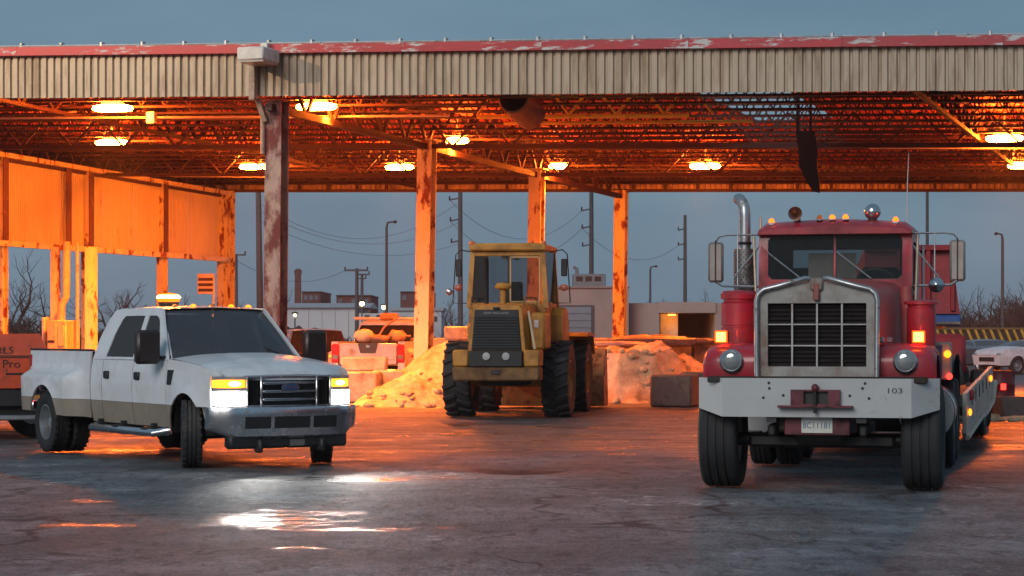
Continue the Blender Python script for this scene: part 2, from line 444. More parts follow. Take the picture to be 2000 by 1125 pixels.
gx = spaced([(-2500, -200, 500), (-200, -20, 18), (-20, -8, .6), (-8, 8, .085), (8, 20, .6), (20, 200, 18), (200, 2500, 500)])
gy = spaced([(-60, 8, 8), (8, 13, .4), (13, 34, .11), (34, 60, .5), (60, 120, 10), (120, 400, 60), (400, 3500, 600)])
def gz(x, y):
    if not (-20 < x < 20 and 8 < y < 60): return 0.0
    fx = sst(-20, -12, x) * (1 - sst(12, 20, x)) * sst(8, 11, y) * (1 - sst(45, 60, y))
    hole = -.09 * math.exp(-((x - .1) / .5) ** 2 - ((y - 25.5) / .5) ** 2)
    return hole + fx * (.018 * noise.noise((x * .35, y * .25, 0)) + .008 * noise.noise((x * 1.1, y * .8, 3)) + .007 * noise.noise((x * 2.6, y * 1.6, 5)) + .0045 * noise.noise((x * 6.5, y * 3.5, 7)) + .002 * noise.noise((x * 14, y * 8, 9))) - .012 * fx
gm = MB(); K = len(gy)
gm.v = [(x, y, gz(x, y)) for x in gx for y in gy]
gm.f = [(i * K + j, (i + 1) * K + j, (i + 1) * K + j + 1, i * K + j + 1) for i in range(len(gx) - 1) for j in range(K - 1)]
go = gm.build('ground', ground_material(), ang=180, recalc=False); go['kind'] = 'structure'
# ================================================================ CANOPY
AL = math.radians(19.0)
RX, DX = Vector((math.cos(AL), -math.sin(AL), 0)), Vector((math.sin(AL), math.cos(AL), 0))
DEPTH = 26.6
F0 = Vector((-10.04, 76.0, 0)) - DX * DEPTH
def zb(u, v): return lerp(7.065 - .029 * u, 6.68 - .021 * u, max(0, min(1, v / DEPTH)))   # underside of the fascia: the roof falls to the right
def zd(u, v): return zb(u, v) + .84                                                      # underside of the roof deck
def CW(u, v, z): return F0 + RX * u + DX * v + Vector((0, 0, z))
def canopy_uv(px, py, dz):
    Y = 55.0
    for _ in range(40):
        q = Vector((gpx(px, Y), Y, 0)) - F0; u, v = q.dot(RX), q.dot(DX)
        Y = lerp(Y, (zb(u, v) + dz - CAMZ) * FPX / (HOR - py), .6)
    return u, v
TAN = M('tan_sheet', (.41, .325, .235), .5, .1, var=.1, scale=2, dirt=(.22, .14, .08), damt=.30, dscale=3, dsharp=.3, stretch=(1.2, 1, .22))
REDTRIM = M('peeling_red_trim', (.42, .024, .034), .5, var=.2, dirt=(.55, .53, .52), damt=.52, dscale=2.3, dsharp=.05, stretch=(.55, 1, 2.6))
GALV = M('grey_flashing', (.42, .44, .46), .45, .4, dirt=(.15, .14, .13), damt=.3)
DECK = M('deck_sheet', (.54, .066, .03), .65, .0, var=.25, scale=1.5, dirt=(.16, .05, .03), damt=.35, dscale=2)
STEEL = M('brown_roof_steel', (.042, .013, .01), .65, .1, var=.3, dirt=(.05, .025, .015), damt=.5, dscale=4)
COLP = M('yellowed_column_paint', (.60, .54, .31), .55, var=.12, scale=3, dirt=(.16, .04, .02), damt=.54, dscale=2.2, dsharp=.06, stretch=(1.3, 1.3, .6), bump=.15)
COLR = M('rusty_column_paint', (.34, .23, .19), .6, var=.2, scale=3, dirt=(.15, .035, .03), damt=.72, dscale=2.2, dsharp=.12, stretch=(1.1, 1.1, .55), bump=.2)
YEL = M('yellow_pipe_paint', (.62, .42, .03), .45, var=.12, dirt=(.2, .1, .03), damt=.25)
cano = thing('canopy', 'large open steel canopy with tan ribbed fascia and peeling red edge', 'canopy', F0, -AL)
U0, U1 = -9.85, 37.0
# --- fascia of ribbed sheets, five ribs each
PIT = .183
def ribs(n, depth=.05):
    x = 0; pts = []
    for k in range(n):
        x0 = k * PIT; pts += [(x0, 0), (x0 + .105, 0), (x0 + .125, depth), (x0 + .163, depth)]
    return pts + [(n * PIT, 0)]
def fascia_sheet(n, h, sign, slope):
    m = MB(); p = ribs(n); k = len(p)
    vs = [(x, sign * d, z - slope * x) for z in (0, h) for x, d in p]
    vs += [(x, sign * (d + .004), z - slope * x) for z in (0, h) for x, d in p]
    fs = [(i, i + 1, i + 1 + k, i + k) for i in range(k - 1)] + [(2 * k + i + 1, 2 * k + i, 3 * k + i, 3 * k + i + 1) for i in range(k - 1)]
    fs += [(i, i + 1, 2 * k + i + 1, 2 * k + i) for i in range(k - 1)] + [(k + i, k + i + 1, 3 * k + i + 1, 3 * k + i) for i in range(k - 1)]
    m.add(vs, fs); return m
fm = fascia_sheet(5, .95, 1, .029).mesh('fascia_panel', TAN, 0, recalc=False)
fb = fascia_sheet(5, .90, -1, .021).mesh('fascia_panel', TAN, 0, recalc=False)
nf = int((U1 - U0) / (5 * PIT))
VF, VB = -.55, DEPTH + .35
def hf(u): return .925 - .0038 * (u - 7.6)
for i in range(nf):
    u = U0 + i * 5 * PIT
    link('fascia_panel', fm, cano, (u, VF + RND.uniform(0, .010), zb(u, 0) + RND.uniform(-.006, .006))).scale.x = 1.008
    link('fascia_panel', fb, cano, (u, VB, zb(u, DEPTH)))
for (v, o, sl) in ((VF, -1, 0), (VB, 1, DEPTH)):
    seg = 3.05
    for i in range(int((U1 - U0) / seg) + 1):
        a = U0 + i * seg; b = min(a + seg - .006, U1)
        m = MB(); y0, y1 = sorted((v - .10 * o * -1 if False else v + .14 * o, v - .02 * o))
        for (z0, z1, ya, yb_) in ((.885, 1.115, y0, y1),):
            za, zc = zb(a, sl), zb(b, sl)
            za += hf(a); zc += hf(b); z0, z1 = 0, .185
            vs = [(a, ya, za + z0), (b, ya, zc + z0), (b, yb_, zc + z0), (a, yb_, za + z0), (a, ya, za + z1), (b, ya, zc + z1), (b, yb_, zc + z1), (a, yb_, za + z1)]
            m.add(vs, [(0, 3, 2, 1), (4, 5, 6, 7), (0, 1, 5, 4), (1, 2, 6, 5), (2, 3, 7, 6), (3, 0, 4, 7)])
        m.build('fascia_trim', REDTRIM, cano, 0)
        g = MB(); g.tube([(a, v + .1 * o, zb(a, sl) + hf(a) + .205), (b, v + .1 * o, zb(b, sl) + hf(b) + .205)], .026, 6); g.build('gutter', GALV, cano)
if True:
    st = MB(); st.box(-.03, .03, -.05, .09, 0, .10, .01); sm_ = st.mesh('gutter_strap', GALV, 30)
    for i in range(int((U1 - U0) / 1.0)):
        u = U0 + .4 + i * 1.0; link('gutter_strap', sm_, cano, (u, VF - .08, zb(u, 0) + hf(u) + .18))
# --- roof deck sheets (a few are gone over the right half)
hu, hv = canopy_uv(1532, 212, .84)
SW, NV = 1.098, 6
SL = (VB - VF) / NV
deck_lost = set()
for i in range(int((U1 - U0) / SW)):
    a = U0 + i * SW
    for j in range(NV):
        v0 = VF + j * SL + .02; v1 = v0 + SL - .01
        hole = abs(a + SW / 2 - hu) < .9 and v0 < hv + .2 < v1 + 2.5 and j <= 2
        p = ribs(6, .04); m = MB()
        if hole: v0 = max(v0, hv + 3.4 - (0 if a + SW / 2 < hu else 1.2))
        if v0 >= v1 - .2: continue
        vs = [(a + x, v, zd(a + x, v) + d + t + .003 * (i % 2)) for t in (0, .006) for v in (v0, v1) for x, d in p]; k = len(p)
        fs = [(q, q + 1, q + 1 + k, q + k) for q in range(k - 1)] + [(2 * k + q + 1, 2 * k + q, 3 * k + q, 3 * k + q + 1) for q in range(k - 1)]
        m.add(vs, fs).build('deck_sheet', DECK, cano, 0, recalc=False)
# --- open web joists along the front
NJ = 20
for j in range(NJ):
    v = .55 + j * (DEPTH - .6) / (NJ - 1)
    m = MB(); top = lambda u: zd(u, v) - .05; bot = lambda u: zd(u, v) - .62
    for (zf, t) in ((top, .055), (bot, .05)):
        for dv in (-.035, .035): m.bar((U0, v + dv, zf(U0)), (U1, v + dv, zf(U1)), t)
    k = int((U1 - U0) / .62); x = U0
    for q in range(k):
        x2 = x + .62
        m.bar((x, v, bot(x)), (x + .31, v, top(x + .31)), .026); m.bar((x + .31, v, top(x + .31)), (x2, v, bot(x2)), .026); x = x2
    m.build('joist', STEEL, cano, 0)
# --- girders running back over the columns
for (u, t) in ((-8, .13), (0, .13), (14.45, .15), (28.0, .085), (34.5, .15), (7.2, .09)):
    m = MB(); top = lambda v: zd(u, v) - .14; bot = lambda v: zb(u, v) - .22 if t > .1 else zb(u, v) + .1
    for zf in (top, bot):
        m.bar((u, VF + .1, zf(0)), (u, VB - .1, zf(DEPTH)), t)
    k = 18; s = DEPTH / k
    for q in range(k):
        a = q * s
        m.bar((u, a, bot(a)), (u, a + s / 2, top(a + s / 2)), .07); m.bar((u, a + s / 2, top(a + s / 2)), (u, a + s, bot(a + s)), .07)
    m.build('girder', STEEL, cano, 0)
# girders along the front over the middle column rows
for v in (8.87, 17.73):
    m = MB(); top = lambda u: zd(u, v) - .66; bot = lambda u: zb(u, v) - .2
    m.bar((U0, v, bot(U0)), (U1, v, bot(U1)), .11)
    k = 30; s = (U1 - U0) / k
    for q in range(k):
        a = U0 + q * s
        m.bar((a, v, bot(a)), (a + s / 2, v, top(a + s / 2) + .4), .05); m.bar((a + s / 2, v, top(a + s / 2) + .4), (a + s, v, bot(a + s)), .05)
    m.build('girder', STEEL, cano, 0)
# long beam under the far edge, with lit bays between little posts
m = MB(); v = DEPTH
for dz in (-.02, .30): m.bar((U0, v, zb(U0, v) + dz), (U1, v, zb(U1, v) + dz), .10)
for q in range(42):
    u = U0 + .5 + q * 1.1; m.bar((u, v, zb(u, v)), (u, v, zb(u, v) + .3), .09)
m.build('edge_beam', STEEL, cano, 0)
# --- columns: H sections, each with a base plate
def hsec(w_, d_, tf, tw): 
    a, b = w_ / 2, d_ / 2
    return [(-a, -b), (a, -b), (a, -b + tf), (tw, -b + tf), (tw, b - tf), (a, b - tf), (a, b), (-a, b), (-a, b - tf), (-tw, b - tf), (-tw, -b + tf), (-a, -b + tf)]
for (u, v, mt_, lean) in ((14.45, 0, COLR, .06), (14.45, 8.87, COLP, .12), (14.45, 17.73, COLP, .10), (14.45, DEPTH, COLP, .08), (34.5, 0, COLP, 0), (34.5, 8.87, COLP, 0), (34.5, DEPTH, COLP, 0), (34.5, 17.73, COLP, 0),
                       (0, DEPTH, COLP, .03), (0, 0, COLP, 0)):
    m = MB(); h = hsec(.38, .40, .03, .02); zt = zb(u, v) - .05
    m.loft([[(u + x - lean, v + y, 0) for x, y in h], [(u + x, v + y, zt) for x, y in h]])
    m.box(u - lean - .3, u - lean + .3, v - .3, v + .3, 0, .03)
    m.box(u - .27, u + .27, v - .27, v + .27, zt - .02, zt + .02)
    m.build('column', mt_, cano, 30)
# bracket and conduit on the front column
m = MB(); m.bar((14.30, -.28, 6.15), (14.2, -.5, 6.7), .11); m.box(14.13, 14.27, -.74, -.56, 6.55, 7.6, .01)
m.tube([(14.22, -.24, 6.35), (14.22, -.24, 5.45)], .05, 8); m.build('column_bracket', M('bracket_paint', (.34, .26, .2), .6, dirt=(.15, .06, .04), damt=.4), cano)

# --- white box fixed to the fascia above the front column
fx = thing('fascia_light_box', 'white metal light box on the fascia above the front column', 'light box', CW(14.52, -.62, 7.30), -AL)
WB = M('white_box_paint', (.62, .60, .57), .5, dirt=(.3, .26, .22), damt=.2)
MB().box(-.31, .31, -.85, -.05, 0, .28, .03).build('box_body', WB, fx)
MB().box(-.28, .28, -.82, -.1, -.035, -.002, .0).build('lens', M('unlit_lens', (.35, .34, .32), .3), fx)
MB().box(-.08, .08, -.2, .02, .282, .44, .01).build('bracket', WB, fx)

# --- sodium lamps
LENS = EM('sodium_light', (1.0, .16, .011), 900.0)
HOUS = M('lamp_housing', (.30, .27, .24), .5, .3)
def lamp(u, v, dz, label, wdt=.86):
    t = thing('sodium_lamp', label, 'lamp', CW(u, v, zb(u, v) + dz), -AL + RND.uniform(-.12, .12), 'sodium lamps under the canopy roof')
    m = MB(); w2 = wdt / 2
    m.prism([(-w2 * .55, .09), (w2 * .55, .09), (w2 * .45, .2), (-w2 * .45, .2)], 'y', -.1, .1); m.build('housing', HOUS, t)
    m = MB()
    m.loft([[(x * w2 * k, y * .19 * k, z) for x, y in ((-1, -.6), (-.8, -1), (.8, -1), (1, -.6), (1, .6), (.8, 1), (-.8, 1), (-1, .6))] for k, z in ((.8, .085), (.97, .065), (1.0, .0), (.9, -.04), (.6, -.055))])
    m.build('lens', LENS, t)
    al = bpy.data.lights.new('lamp_downlight', 'AREA'); al.shape = 'RECTANGLE'; al.size = wdt * .8; al.size_y = .3; al.energy = 2500 * wdt; al.color = (1.0, .168, .0125); al.spread = math.radians(118)
    ao = bpy.data.objects.new('lamp_downlight', al); COL.objects.link(ao); ao.parent = t; ao.location = (0, 0, -.15)
    m = MB(); m.tube([(0, 0, .2), (0, 0, .75 - dz)], .025, 6); m.build('hanger', HOUS, t)
    return t
for px, py, lab, wd in ((220, 213, 'glowing orange lamp nearest the fascia at the far left, above a matching lamp', .92), (218, 280, 'glowing orange lamp directly below another one over the left wall panels', .9),
                        (618, 210, 'glowing orange lamp close beside the rusty front column, under the white box', .9), (497, 327, 'glowing orange lamp low beside the left edge of the rusty front column', .9),
                        (893, 276, 'small glowing lamp right beside the top of the thick yellow column', .55), (780, 328, 'glowing orange lamp to the left of the thick yellow column, low by the far eave', .85),
                        (1090, 326, 'small glowing lamp just right of the second yellow column', .5), (1377, 326, 'glowing orange lamp above the red truck exhaust, right of the third column', .85),
                        (1962, 272, 'glowing orange lamp at the right edge of the roof, the higher of two', .85), (1998, 325, 'glowing orange lamp cut by the right picture edge, the lower of two', .8)):
    u, v = canopy_uv(px, py, .08); lamp(u, v, .08, lab, wd)

# conduits with a junction box under the left lamps
cd = thing('conduit_run', 'thin conduit with a square junction box below the front left lamps', 'conduit', F0, -AL)
u0, v0 = canopy_uv(297, 231, -.05)
COND = M('conduit_grey', (.4, .36, .32), .45, .5)
MB().tube([(u0 - 5, v0, zb(u0 - 5, v0) - .03), (u0 + 7.5, v0, zb(u0 + 7.5, v0) - .03)], .03, 6).build('pipe', COND, cd)
MB().box(u0 - .11, u0 + .11, v0 - .1, v0 + .06, zb(u0, v0) - .18, zb(u0, v0) + .1, .01).build('junction_box', COND, cd)
for (px, py, a, b, lab) in ((1980, 290, -3.5, 2, 'thin bright conduit under the right edge lamp'), (1400, 338, -2.6, 3.2, 'thin conduit under the lamp above the truck exhaust'), (760, 340, -2, 1.4, 'thin conduit left of the thick yellow column'), (420, 345, -1.6, 2.2, 'thin conduit under the lamp by the front column')):
    u, v = canopy_uv(px, py, -.08)
    m = MB(); m.tube([(a, 0, -.029 * a), (b, 0, -.029 * b)], .02, 6); c = m.build('conduit', COND); c.location = CW(u, v, zb(u, v) - .08); c.rotation_euler = (0, 0, -AL)
    tag(c, lab, 'conduit', 'conduits below the lamps')
# --- yellow pipe truss and the round duct
u0, v0 = canopy_uv(935, 229, .02); u1, v1 = canopy_uv(1345, 226, .02)
yt = thing('pipe_truss', 'bright yellow pipe truss hung just behind the middle of the fascia', 'truss', F0, -AL)
m1, m2 = MB(), MB(); vv0 = v0 - .1
m1.tube([(u0, vv0, zb(u0, vv0) + .02), (u1, vv0, zb(u1, vv0) + .02)], .055, 8); m1.build('lower_pipe', YEL, yt)
m3 = MB(); m3.tube([(u0 + .3, vv0 + 1.0, zb(u0, vv0) - .05), (u1 + 1.2, vv0 + 1.0, zb(u1, vv0) - .05)], .04, 8); m3.build('lower_pipe', YEL, yt)
m4 = MB(); m4.tube([(u0, vv0, zb(u0, vv0) + .78), (u1, vv0, zb(u1, vv0) + .78)], .05, 8); m4.build('upper_pipe', YEL, yt)
x = u0
while x < u1 - .3:
    for a, b in (((x, .05), (x + .55, .75)), ((x + .55, .75), (x + 1.1, .05))):
        q = MB(); q.tube([(a[0], vv0, zb(a[0], vv0) + a[1]), (b[0], vv0, zb(b[0], vv0) + b[1])], .035, 6); q.build('web_pipe', YEL, yt)
    x += 1.1
ts = thing('added_strip_lamp', 'added unseen strip lamp behind the fascia that tints the pipe truss yellow', 'lamp', CW((u0 + u1) / 2, .05, zb((u0 + u1) / 2, 0) + .30), -AL)  # added lamp, out of sight, to light the pipe truss yellow
MB().box(-1.6, 1.6, -.06, .06, 0, .07, .01).build('housing', HOUS, ts); MB().box(-1.55, 1.55, -.045, .045, -.04, -.002).build('tube', EM('truss_tint_glow', (1.0, .72, .12), 34.0), ts)
u, v = canopy_uv(1040, 214, .1)
du = thing('round_duct', 'round dark red duct hanging in front of the yellow pipe truss', 'duct', CW(u, v - .8, zb(u, v) + .12), -AL)
m = MB(); m.lathe([(.30, -.7), (.35, -.66), (.35, .5), (.31, .52), (.31, .5), (.20, -.55), (.02, -.6)], Matrix.Rotation(math.radians(78), 4, 'X'), 24); m.build('drum', M('duct_paint', (.13, .045, .038), .55, dirt=(.08, .03, .02), damt=.4), du)
m = MB(); m.bar((0, 0, .3), (0, 0, .75), .05); m.build('hanger', STEEL, du)
# --- torn strip hanging below the hole in the deck
u, v = canopy_uv(1572, 255, -.1)
pts = [(0, 0), (.04, -.35), (.02, -.8), (.12, -1.2), (.16, -1.38)]
wd = [.46, .46, .44, .32, .2]
m = MB(); m.loft([[(x - w_ / 2 + .03 * i, .02 * i, z), (x + w_ / 2 + .01 * i, .05 * i, z - .03), (x + w_ / 2 + .01 * i, .05 * i + .03, z - .03), (x - w_ / 2 + .03 * i, .02 * i + .03, z)] for i, ((x, z), w_) in enumerate(zip(pts, wd))])
m.box(-.2, -.12, .0, .03, -.02, 1.0); m.box(.1, .16, .0, .03, -.05, 1.0)
o = m.build('hanging_sheet', M('dark_insulation', (.02, .02, .024), .8, var=.4)); o.location = CW(u, v, zb(u, v) - .1); o.rotation_euler = (0, 0, -AL)
tag(o, 'dark torn strip dangling from the hole in the roof', 'torn sheet')

# ================================================================ LEFT WALL
wall = thing('side_wall', 'ribbed upper side wall on yellowed posts at the left end of the canopy', 'wall', F0, -AL)
WPAN = M('pale_wall_sheet', (.54, .50, .29), .55, var=.10, scale=1.2, dirt=(.26, .15, .07), damt=.16, dscale=2.5, stretch=(1, 1, .3))
vposts = [DEPTH - 4.85 * k for k in range(5)]
for k, v in enumerate(vposts):
    m = MB(); h = hsec(.26, .30, .022, .014)
    m.loft([[(.0 + x, v + y - (0 if k else .45), 0) for x, y in h], [(x, v + y - (0 if k else .45), zb(0, v) - .05) for x, y in h]]); m.build('post', COLP, wall, 30)
POSTD = M('dark_brown_post', (.10, .04, .025), .7, dirt=(.2, .09, .05), damt=.35, dscale=3)
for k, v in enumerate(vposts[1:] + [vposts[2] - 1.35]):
    MB().box(.135, .16, v - .15, v + .15, 4.32, zb(0, v) - .2, .004).build('upper_post', POSTD, wall)  # dark brown strips laid over the upper part of the posts
m = MB(); m.bar((.12, vposts[-1], 4.22), (.12, DEPTH, 4.22), .16); m.build('girt', COLP, wall, 0)
m = MB(); m.bar((.10, vposts[-1], zb(0, 6) - .12), (.10, DEPTH, zb(0, DEPTH) - .12), .14); m.build('girt', COLP, wall, 0)
n = 20; sw = (DEPTH - vposts[-1]) / n
for i in range(n):
    v0 = vposts[-1] + i * sw + .004; m = MB(); k = 9; off = RND.uniform(0, .012)
    pr = []
    for q in range(k):
        a = q * (sw - .008) / k; st = (sw - .008) / k
        pr += [(a, 0), (a + st * .55, 0), (a + st * .66, -.022), (a + st * .9, -.022)]
    pr.append((sw - .008, 0)); K2 = len(pr)
    vs = [(-.03 + d + off - t, v0 + s_, (4.24, zb(0, v0 + s_) - .06)[zz]) for t in (0, .006) for zz in (0, 1) for s_, d in pr]
    fs = [(q, q + 1, q + 1 + K2, q + K2) for q in range(K2 - 1)] + [(2 * K2 + q + 1, 2 * K2 + q, 3 * K2 + q, 3 * K2 + q + 1) for q in range(K2 - 1)]
    m.add(vs, fs).build('wall_panel', WPAN, wall, 0, recalc=False)
# machinery by the left wall: a tall cabinet with a downpipe between two extra posts
cb = thing('pump_cabinet', 'pale machine cabinet with pipes rising to the left wall panels', 'cabinet', Vector((gpx(130, 63.0), 63.0, 0)), -AL)
CABP = M('cabinet_paint', (.5, .36, .2), .5, var=.15, dirt=(.2, .08, .03), damt=.25)
MB().box(-.42, .22, -.4, .4, 0, 2.0, .03).build('cabinet_body', CABP, cb)
MB().box(.225, .9, -.3, .35, 0, 1.15, .03).build('side_tank', CABP, cb)
MB().box(-.38, -.1, -.43, -.4, 1.0, 1.9, .01).build('door', CABP, cb)
MB().box(-.04, .17, -.43, -.4, 1.25, 1.85, .01).build('door', CABP, cb)
MB().box(-.35, -.14, -.445, -.43, 1.35, 1.42, .003).build('vent', BLACK, cb)
m = MB(); m.tube([(-.12, -.1, 1.95), (-.1, -.1, 2.45), (.05, -.1, 2.7), (.06, -.1, 4.3)], .11, 10); m.build('pipe', CABP, cb)
m = MB(); m.tube([(.42, -.1, 1.28), (.42, -.1, 4.3)], .05, 8); m.build('pipe', CABP, cb)
m = MB(); m.box(-.6, -.38, .1, .3, 0, 4.15); m.build('post', COLP, cb)
m = MB(); m.box(.55, .82, .1, .36, 0, 4.15); m.build('post', COLP, cb)
m = MB(); m.box(-.72, -.62, -.2, .1, 0, 2.1, .02); m.build('side_panel', M('pale_panel', (.5, .44, .4), .5), cb)
# striped sign by the far corner post
sg = thing('striped_sign', 'small white sign with dark horizontal bars beside the far left corner column', 'sign', at(402, 574, 72.5), -AL)
MB().box(-.31, .31, -.02, .02, 0, .68, .008).build('board', M('sign_white', (.6, .5, .42), .5), sg)
for z in (.08, .26, .44): MB().box(-.27, .27, -.028, -.02, z, z + .1).build('bar', M('sign_dark', (.05, .03, .03), .5), sg)
MB().box(.24, .3, .02, .07, -2.95, .6).build('post', COLP, sg)
# ================================================================ WHITE PICKUP
PW = M('white_truck_paint', (.68, .69, .71), .3, var=.04, scale=2, dirt=(.42, .40, .37), damt=.22, dscale=2.2, dsharp=.4, coat=.35)
PT = M('tan_lower_paint', (.27, .225, .175), .4, var=.08, scale=2, dirt=(.2, .18, .15), damt=.35, dscale=3, dsharp=.3)
PTRIM = M('black_trim', (.015, .015, .016), .55, var=.3)
HEAD = EM('headlight_glow', (1.0, .97, .92), 15.0)
AMB = EM('amber_glow', (1.0, .26, .015), 5.0)
AMBC = EM('amber_core', (1.0, .4, .05), 40.0)
AMBS = EM('small_amber_glow', (1.0, .22, .012), 4.0)
BEAC = EM('beacon_core', (1.0, .30, .035), 415.0)
BLENS = EM('beacon_lens_glow', (1.0, .17, .008), 3.2)
REDG = EM('red_glow', (1.0, .03, .02), 5.0)
HP = 32.5
pk = thing('pickup_truck', 'white crew cab pickup with headlights on and an amber beacon on its roof', 'pickup truck', (-3.10, 26.2, 0), math.atan2(-math.cos(math.radians(HP)), math.sin(math.radians(HP))))
pk.scale = (.968, .968, .99)
YT = [(.42, .925), (.55, .95), (.74, .975), (.95, .985), (1.12, .975), (1.30, .945), (1.62, .84), (1.93, .735), (2.0, .70)]
def nose(x): return .13 * max(0, (x - .25) / .6) ** 2 if x > .25 else 0.0
def yside(x, z):
    fl = 0
    for cx, cz, rr in ((0, .40, .50),):
        d = math.hypot(x - cx, z - cz); fl = max(fl, .035 * (1 - sst(rr, rr + .13, d)))
    return pw(YT, z) - nose(x) + fl
def ybed(x, z):
    base = pw([(.42, .95), (.74, .975), (1.0, .985), (1.38, .97)], z)
    b = sst(-5.49, -5.32, x) * (1 - sst(-3.62, -3.42, x)) * (1 - sst(1.02, 1.16, z))
    d = math.hypot(x + 4.38, z - .40)
    return base + .21 * b + .03 * (1 - sst(.5, .62, d)) * b
XC = [i * .1 - 5.7 for i in range(66)]; ZC = [.5, .6, .74, .85, .95, 1.02, 1.07, 1.12, 1.16, 1.22, 1.3, 1.45, 1.6, 1.75, 1.85]
fa = arc(0, .40, .50, 0, 180, 18); ra = arc(-4.38, .40, .52, 0, 180, 18)
faL = [p for p in fa if p[1] < .74 and p[0] > 0]; faR = [p for p in fa if p[1] < .74 and p[0] < 0]; faU = [p for p in fa if p[1] >= .74]
c74 = math.sqrt(.5 ** 2 - .34 ** 2); r74 = math.sqrt(.52 ** 2 - .34 ** 2)
faU = [(c74, .742)] + faU + [(-c74, .742)]
raU = [(-4.38 + r74, .742)] + [p for p in ra if p[1] > .745] + [(-4.38 - r74, .742)]
wtop = lambda x: pw([(-.62, 1.30), (-.1, 1.275), (.4, 1.225), (.72, 1.16), (.86, 1.10)], x)
for sd in (-1, 1):
    # upper white panels
    o = [(.62, .742)] + faU + [(-.615, .742), (-.615, wtop(-.615)), (-.1, wtop(-.1)), (.4, wtop(.4)), (.72, 1.165), (.80, 1.13), (.80, 1.108), (.62, 1.106)]
    panel(o, [], yside, sd, XC, ZC).build('front_fender', PW, pk, 50)
    fd = panel([(-.63, .742), (-1.69, .742), (-1.69, 1.275), (-.63, 1.285)], [], yside, sd, XC, ZC).build('front_door', PW, pk, 50)
    rd = panel([(-1.712, .742), (-2.735, .742), (-2.735, 1.275), (-1.712, 1.275)], [], yside, sd, XC, ZC).build('rear_door', PW, pk, 50)
    panel([(-2.757, .742), (-3.14, .742), (-3.14, 1.275), (-2.757, 1.275)], [], yside, sd, XC, ZC).build('cab_corner', PW, pk, 50)
    o = [(-3.18, .742)] + raU + [(-5.50, .742), (-5.50, 1.38), (-3.18, 1.38)]
    panel(o, [], ybed, sd, XC, ZC, .03).build('bed_side', PW, pk, 50)
    # tan lower trim
    pr = lambda x, z: yside(x, z) + .004
    pb = lambda x, z: ybed(x, z) + .004
    panel([(-.50, .44)] + [(-math.sqrt(.25 - (z - .4) ** 2), z) for z in (.5, .6, .70)] + [(-c74, .738), (-.62, .738), (-.62, .44)], [], pr, sd, XC, ZC).build('lower_trim', PT, pk, 50)
    panel([(-.63, .46), (-.63, .738), (-1.69, .738), (-1.69, .46)], [], pr, sd, XC, ZC).build('lower_trim', PT, pk, 50)
    panel([(-1.712, .46), (-1.712, .738), (-2.735, .738), (-2.735, .46)], [], pr, sd, XC, ZC).build('lower_trim', PT, pk, 50)
    panel([(-2.757, .46), (-2.757, .738), (-3.14, .738), (-3.14, .46)], [], pr, sd, XC, ZC).build('lower_trim', PT, pk, 50)
    panel([(-3.18, .5), (-3.18, .738), (-4.38 + r74, .738)] + [(-4.38 + math.sqrt(.52 ** 2 - (z - .4) ** 2), z) for z in (.7, .6, .52)], [], pb, sd, XC, ZC).build('lower_trim', PT, pk, 50)
    panel([(-5.50, .55), (-5.50, .738), (-4.38 - r74, .738)] + [(-4.38 - math.sqrt(.52 ** 2 - (z - .4) ** 2), z) for z in (.7, .6, .55)], [], pb, sd, XC, ZC).build('lower_trim', PT, pk, 50)
    # greenhouse side with window openings
    wf = [(-.90, 1.315), (-1.64, 1.315), (-1.64, 1.845), (-1.40, 1.845), (-1.26, 1.81)]
    wr = [(-1.77, 1.315), (-2.70, 1.315), (-2.62, 1.60), (-2.50, 1.80), (-2.42, 1.845), (-1.77, 1.845)]
    o = [(-.63, 1.288), (-3.14, 1.278), (-3.10, 1.55), (-2.98, 1.80), (-2.84, 1.92), (-2.6, 1.945), (-1.34, 1.945), (-1.26, 1.915)]
    panel(o, [wf, wr], yside, sd, XC, ZC, .03).build('cab_side', PW, pk, 50)
    for wq in (wf, wr):
        panel(wq, [], lambda x, z: yside(x, z) - .012, sd, XC, ZC, .006).build('side_window', GL('pickup_glass', (.07, .065, .065), .74, .06, .8), pk, 50)
    # belt line seal, handles
    MB().box(-1.60, -1.45, sd * .965, sd * 1.01, 1.03, 1.13, .012).build('handle', PTRIM, fd)
    MB().box(-2.64, -2.49, sd * .965, sd * 1.01, 1.03, 1.13, .012).build('handle', PTRIM, rd)
    panel([(-.38, 1.17), (-.56, 1.17), (-.56, .99), (-.44, .99)], [], lambda x, z: yside(x, z) + .012, sd, (), (), .012).build('fender_vent', PTRIM, pk, 30)
    MB().box(-.95, -.70, sd * .86, sd * 1.0, 1.30, 1.34, .01).build('mirror_arm', PTRIM, fd)
    MB().box(-.66, -.80, sd * 1.02, sd * 1.34, 1.24, 1.66, .035).build('mirror', M('mirror_shell', (.03, .018, .016), .4), fd)
    MB().box(-.83, -.80, sd * 1.05, sd * 1.31, 1.28, 1.62, .01).build('mirror_glass', CHROME, fd)
    # bed rail cap, liner
    MB().box(-5.51, -3.17, sd * .90, sd * .985, 1.382, 1.41, .01).build('bed_rail', PTRIM, pk)
    MB().box(-5.45, -3.2, sd * .78, sd * .80, .85, 1.375).build('bed_liner', PTRIM, pk)
    # dark wheel housings
    for cx in (0, -4.38):
        m = MB(); ap = arc(cx, .40, .495, 0, 180, 14)
        m.loft([[(x, sd * (.55 if cx == 0 else .5), z) for x, z in ap], [(x, sd * (.93 if cx == 0 else .95), z) for x, z in ap]], closed=False); m.build('wheel_well', BLACK, pk)
    # step bar
    m = MB(); m.tube([(-.72, sd * .86, .42), (-.82, sd * 1.04, .385), (-2.95, sd * 1.04, .385), (-3.05, sd * .86, .42)], .05, 10); sb = m.build('step_bar', CHROME, pk)
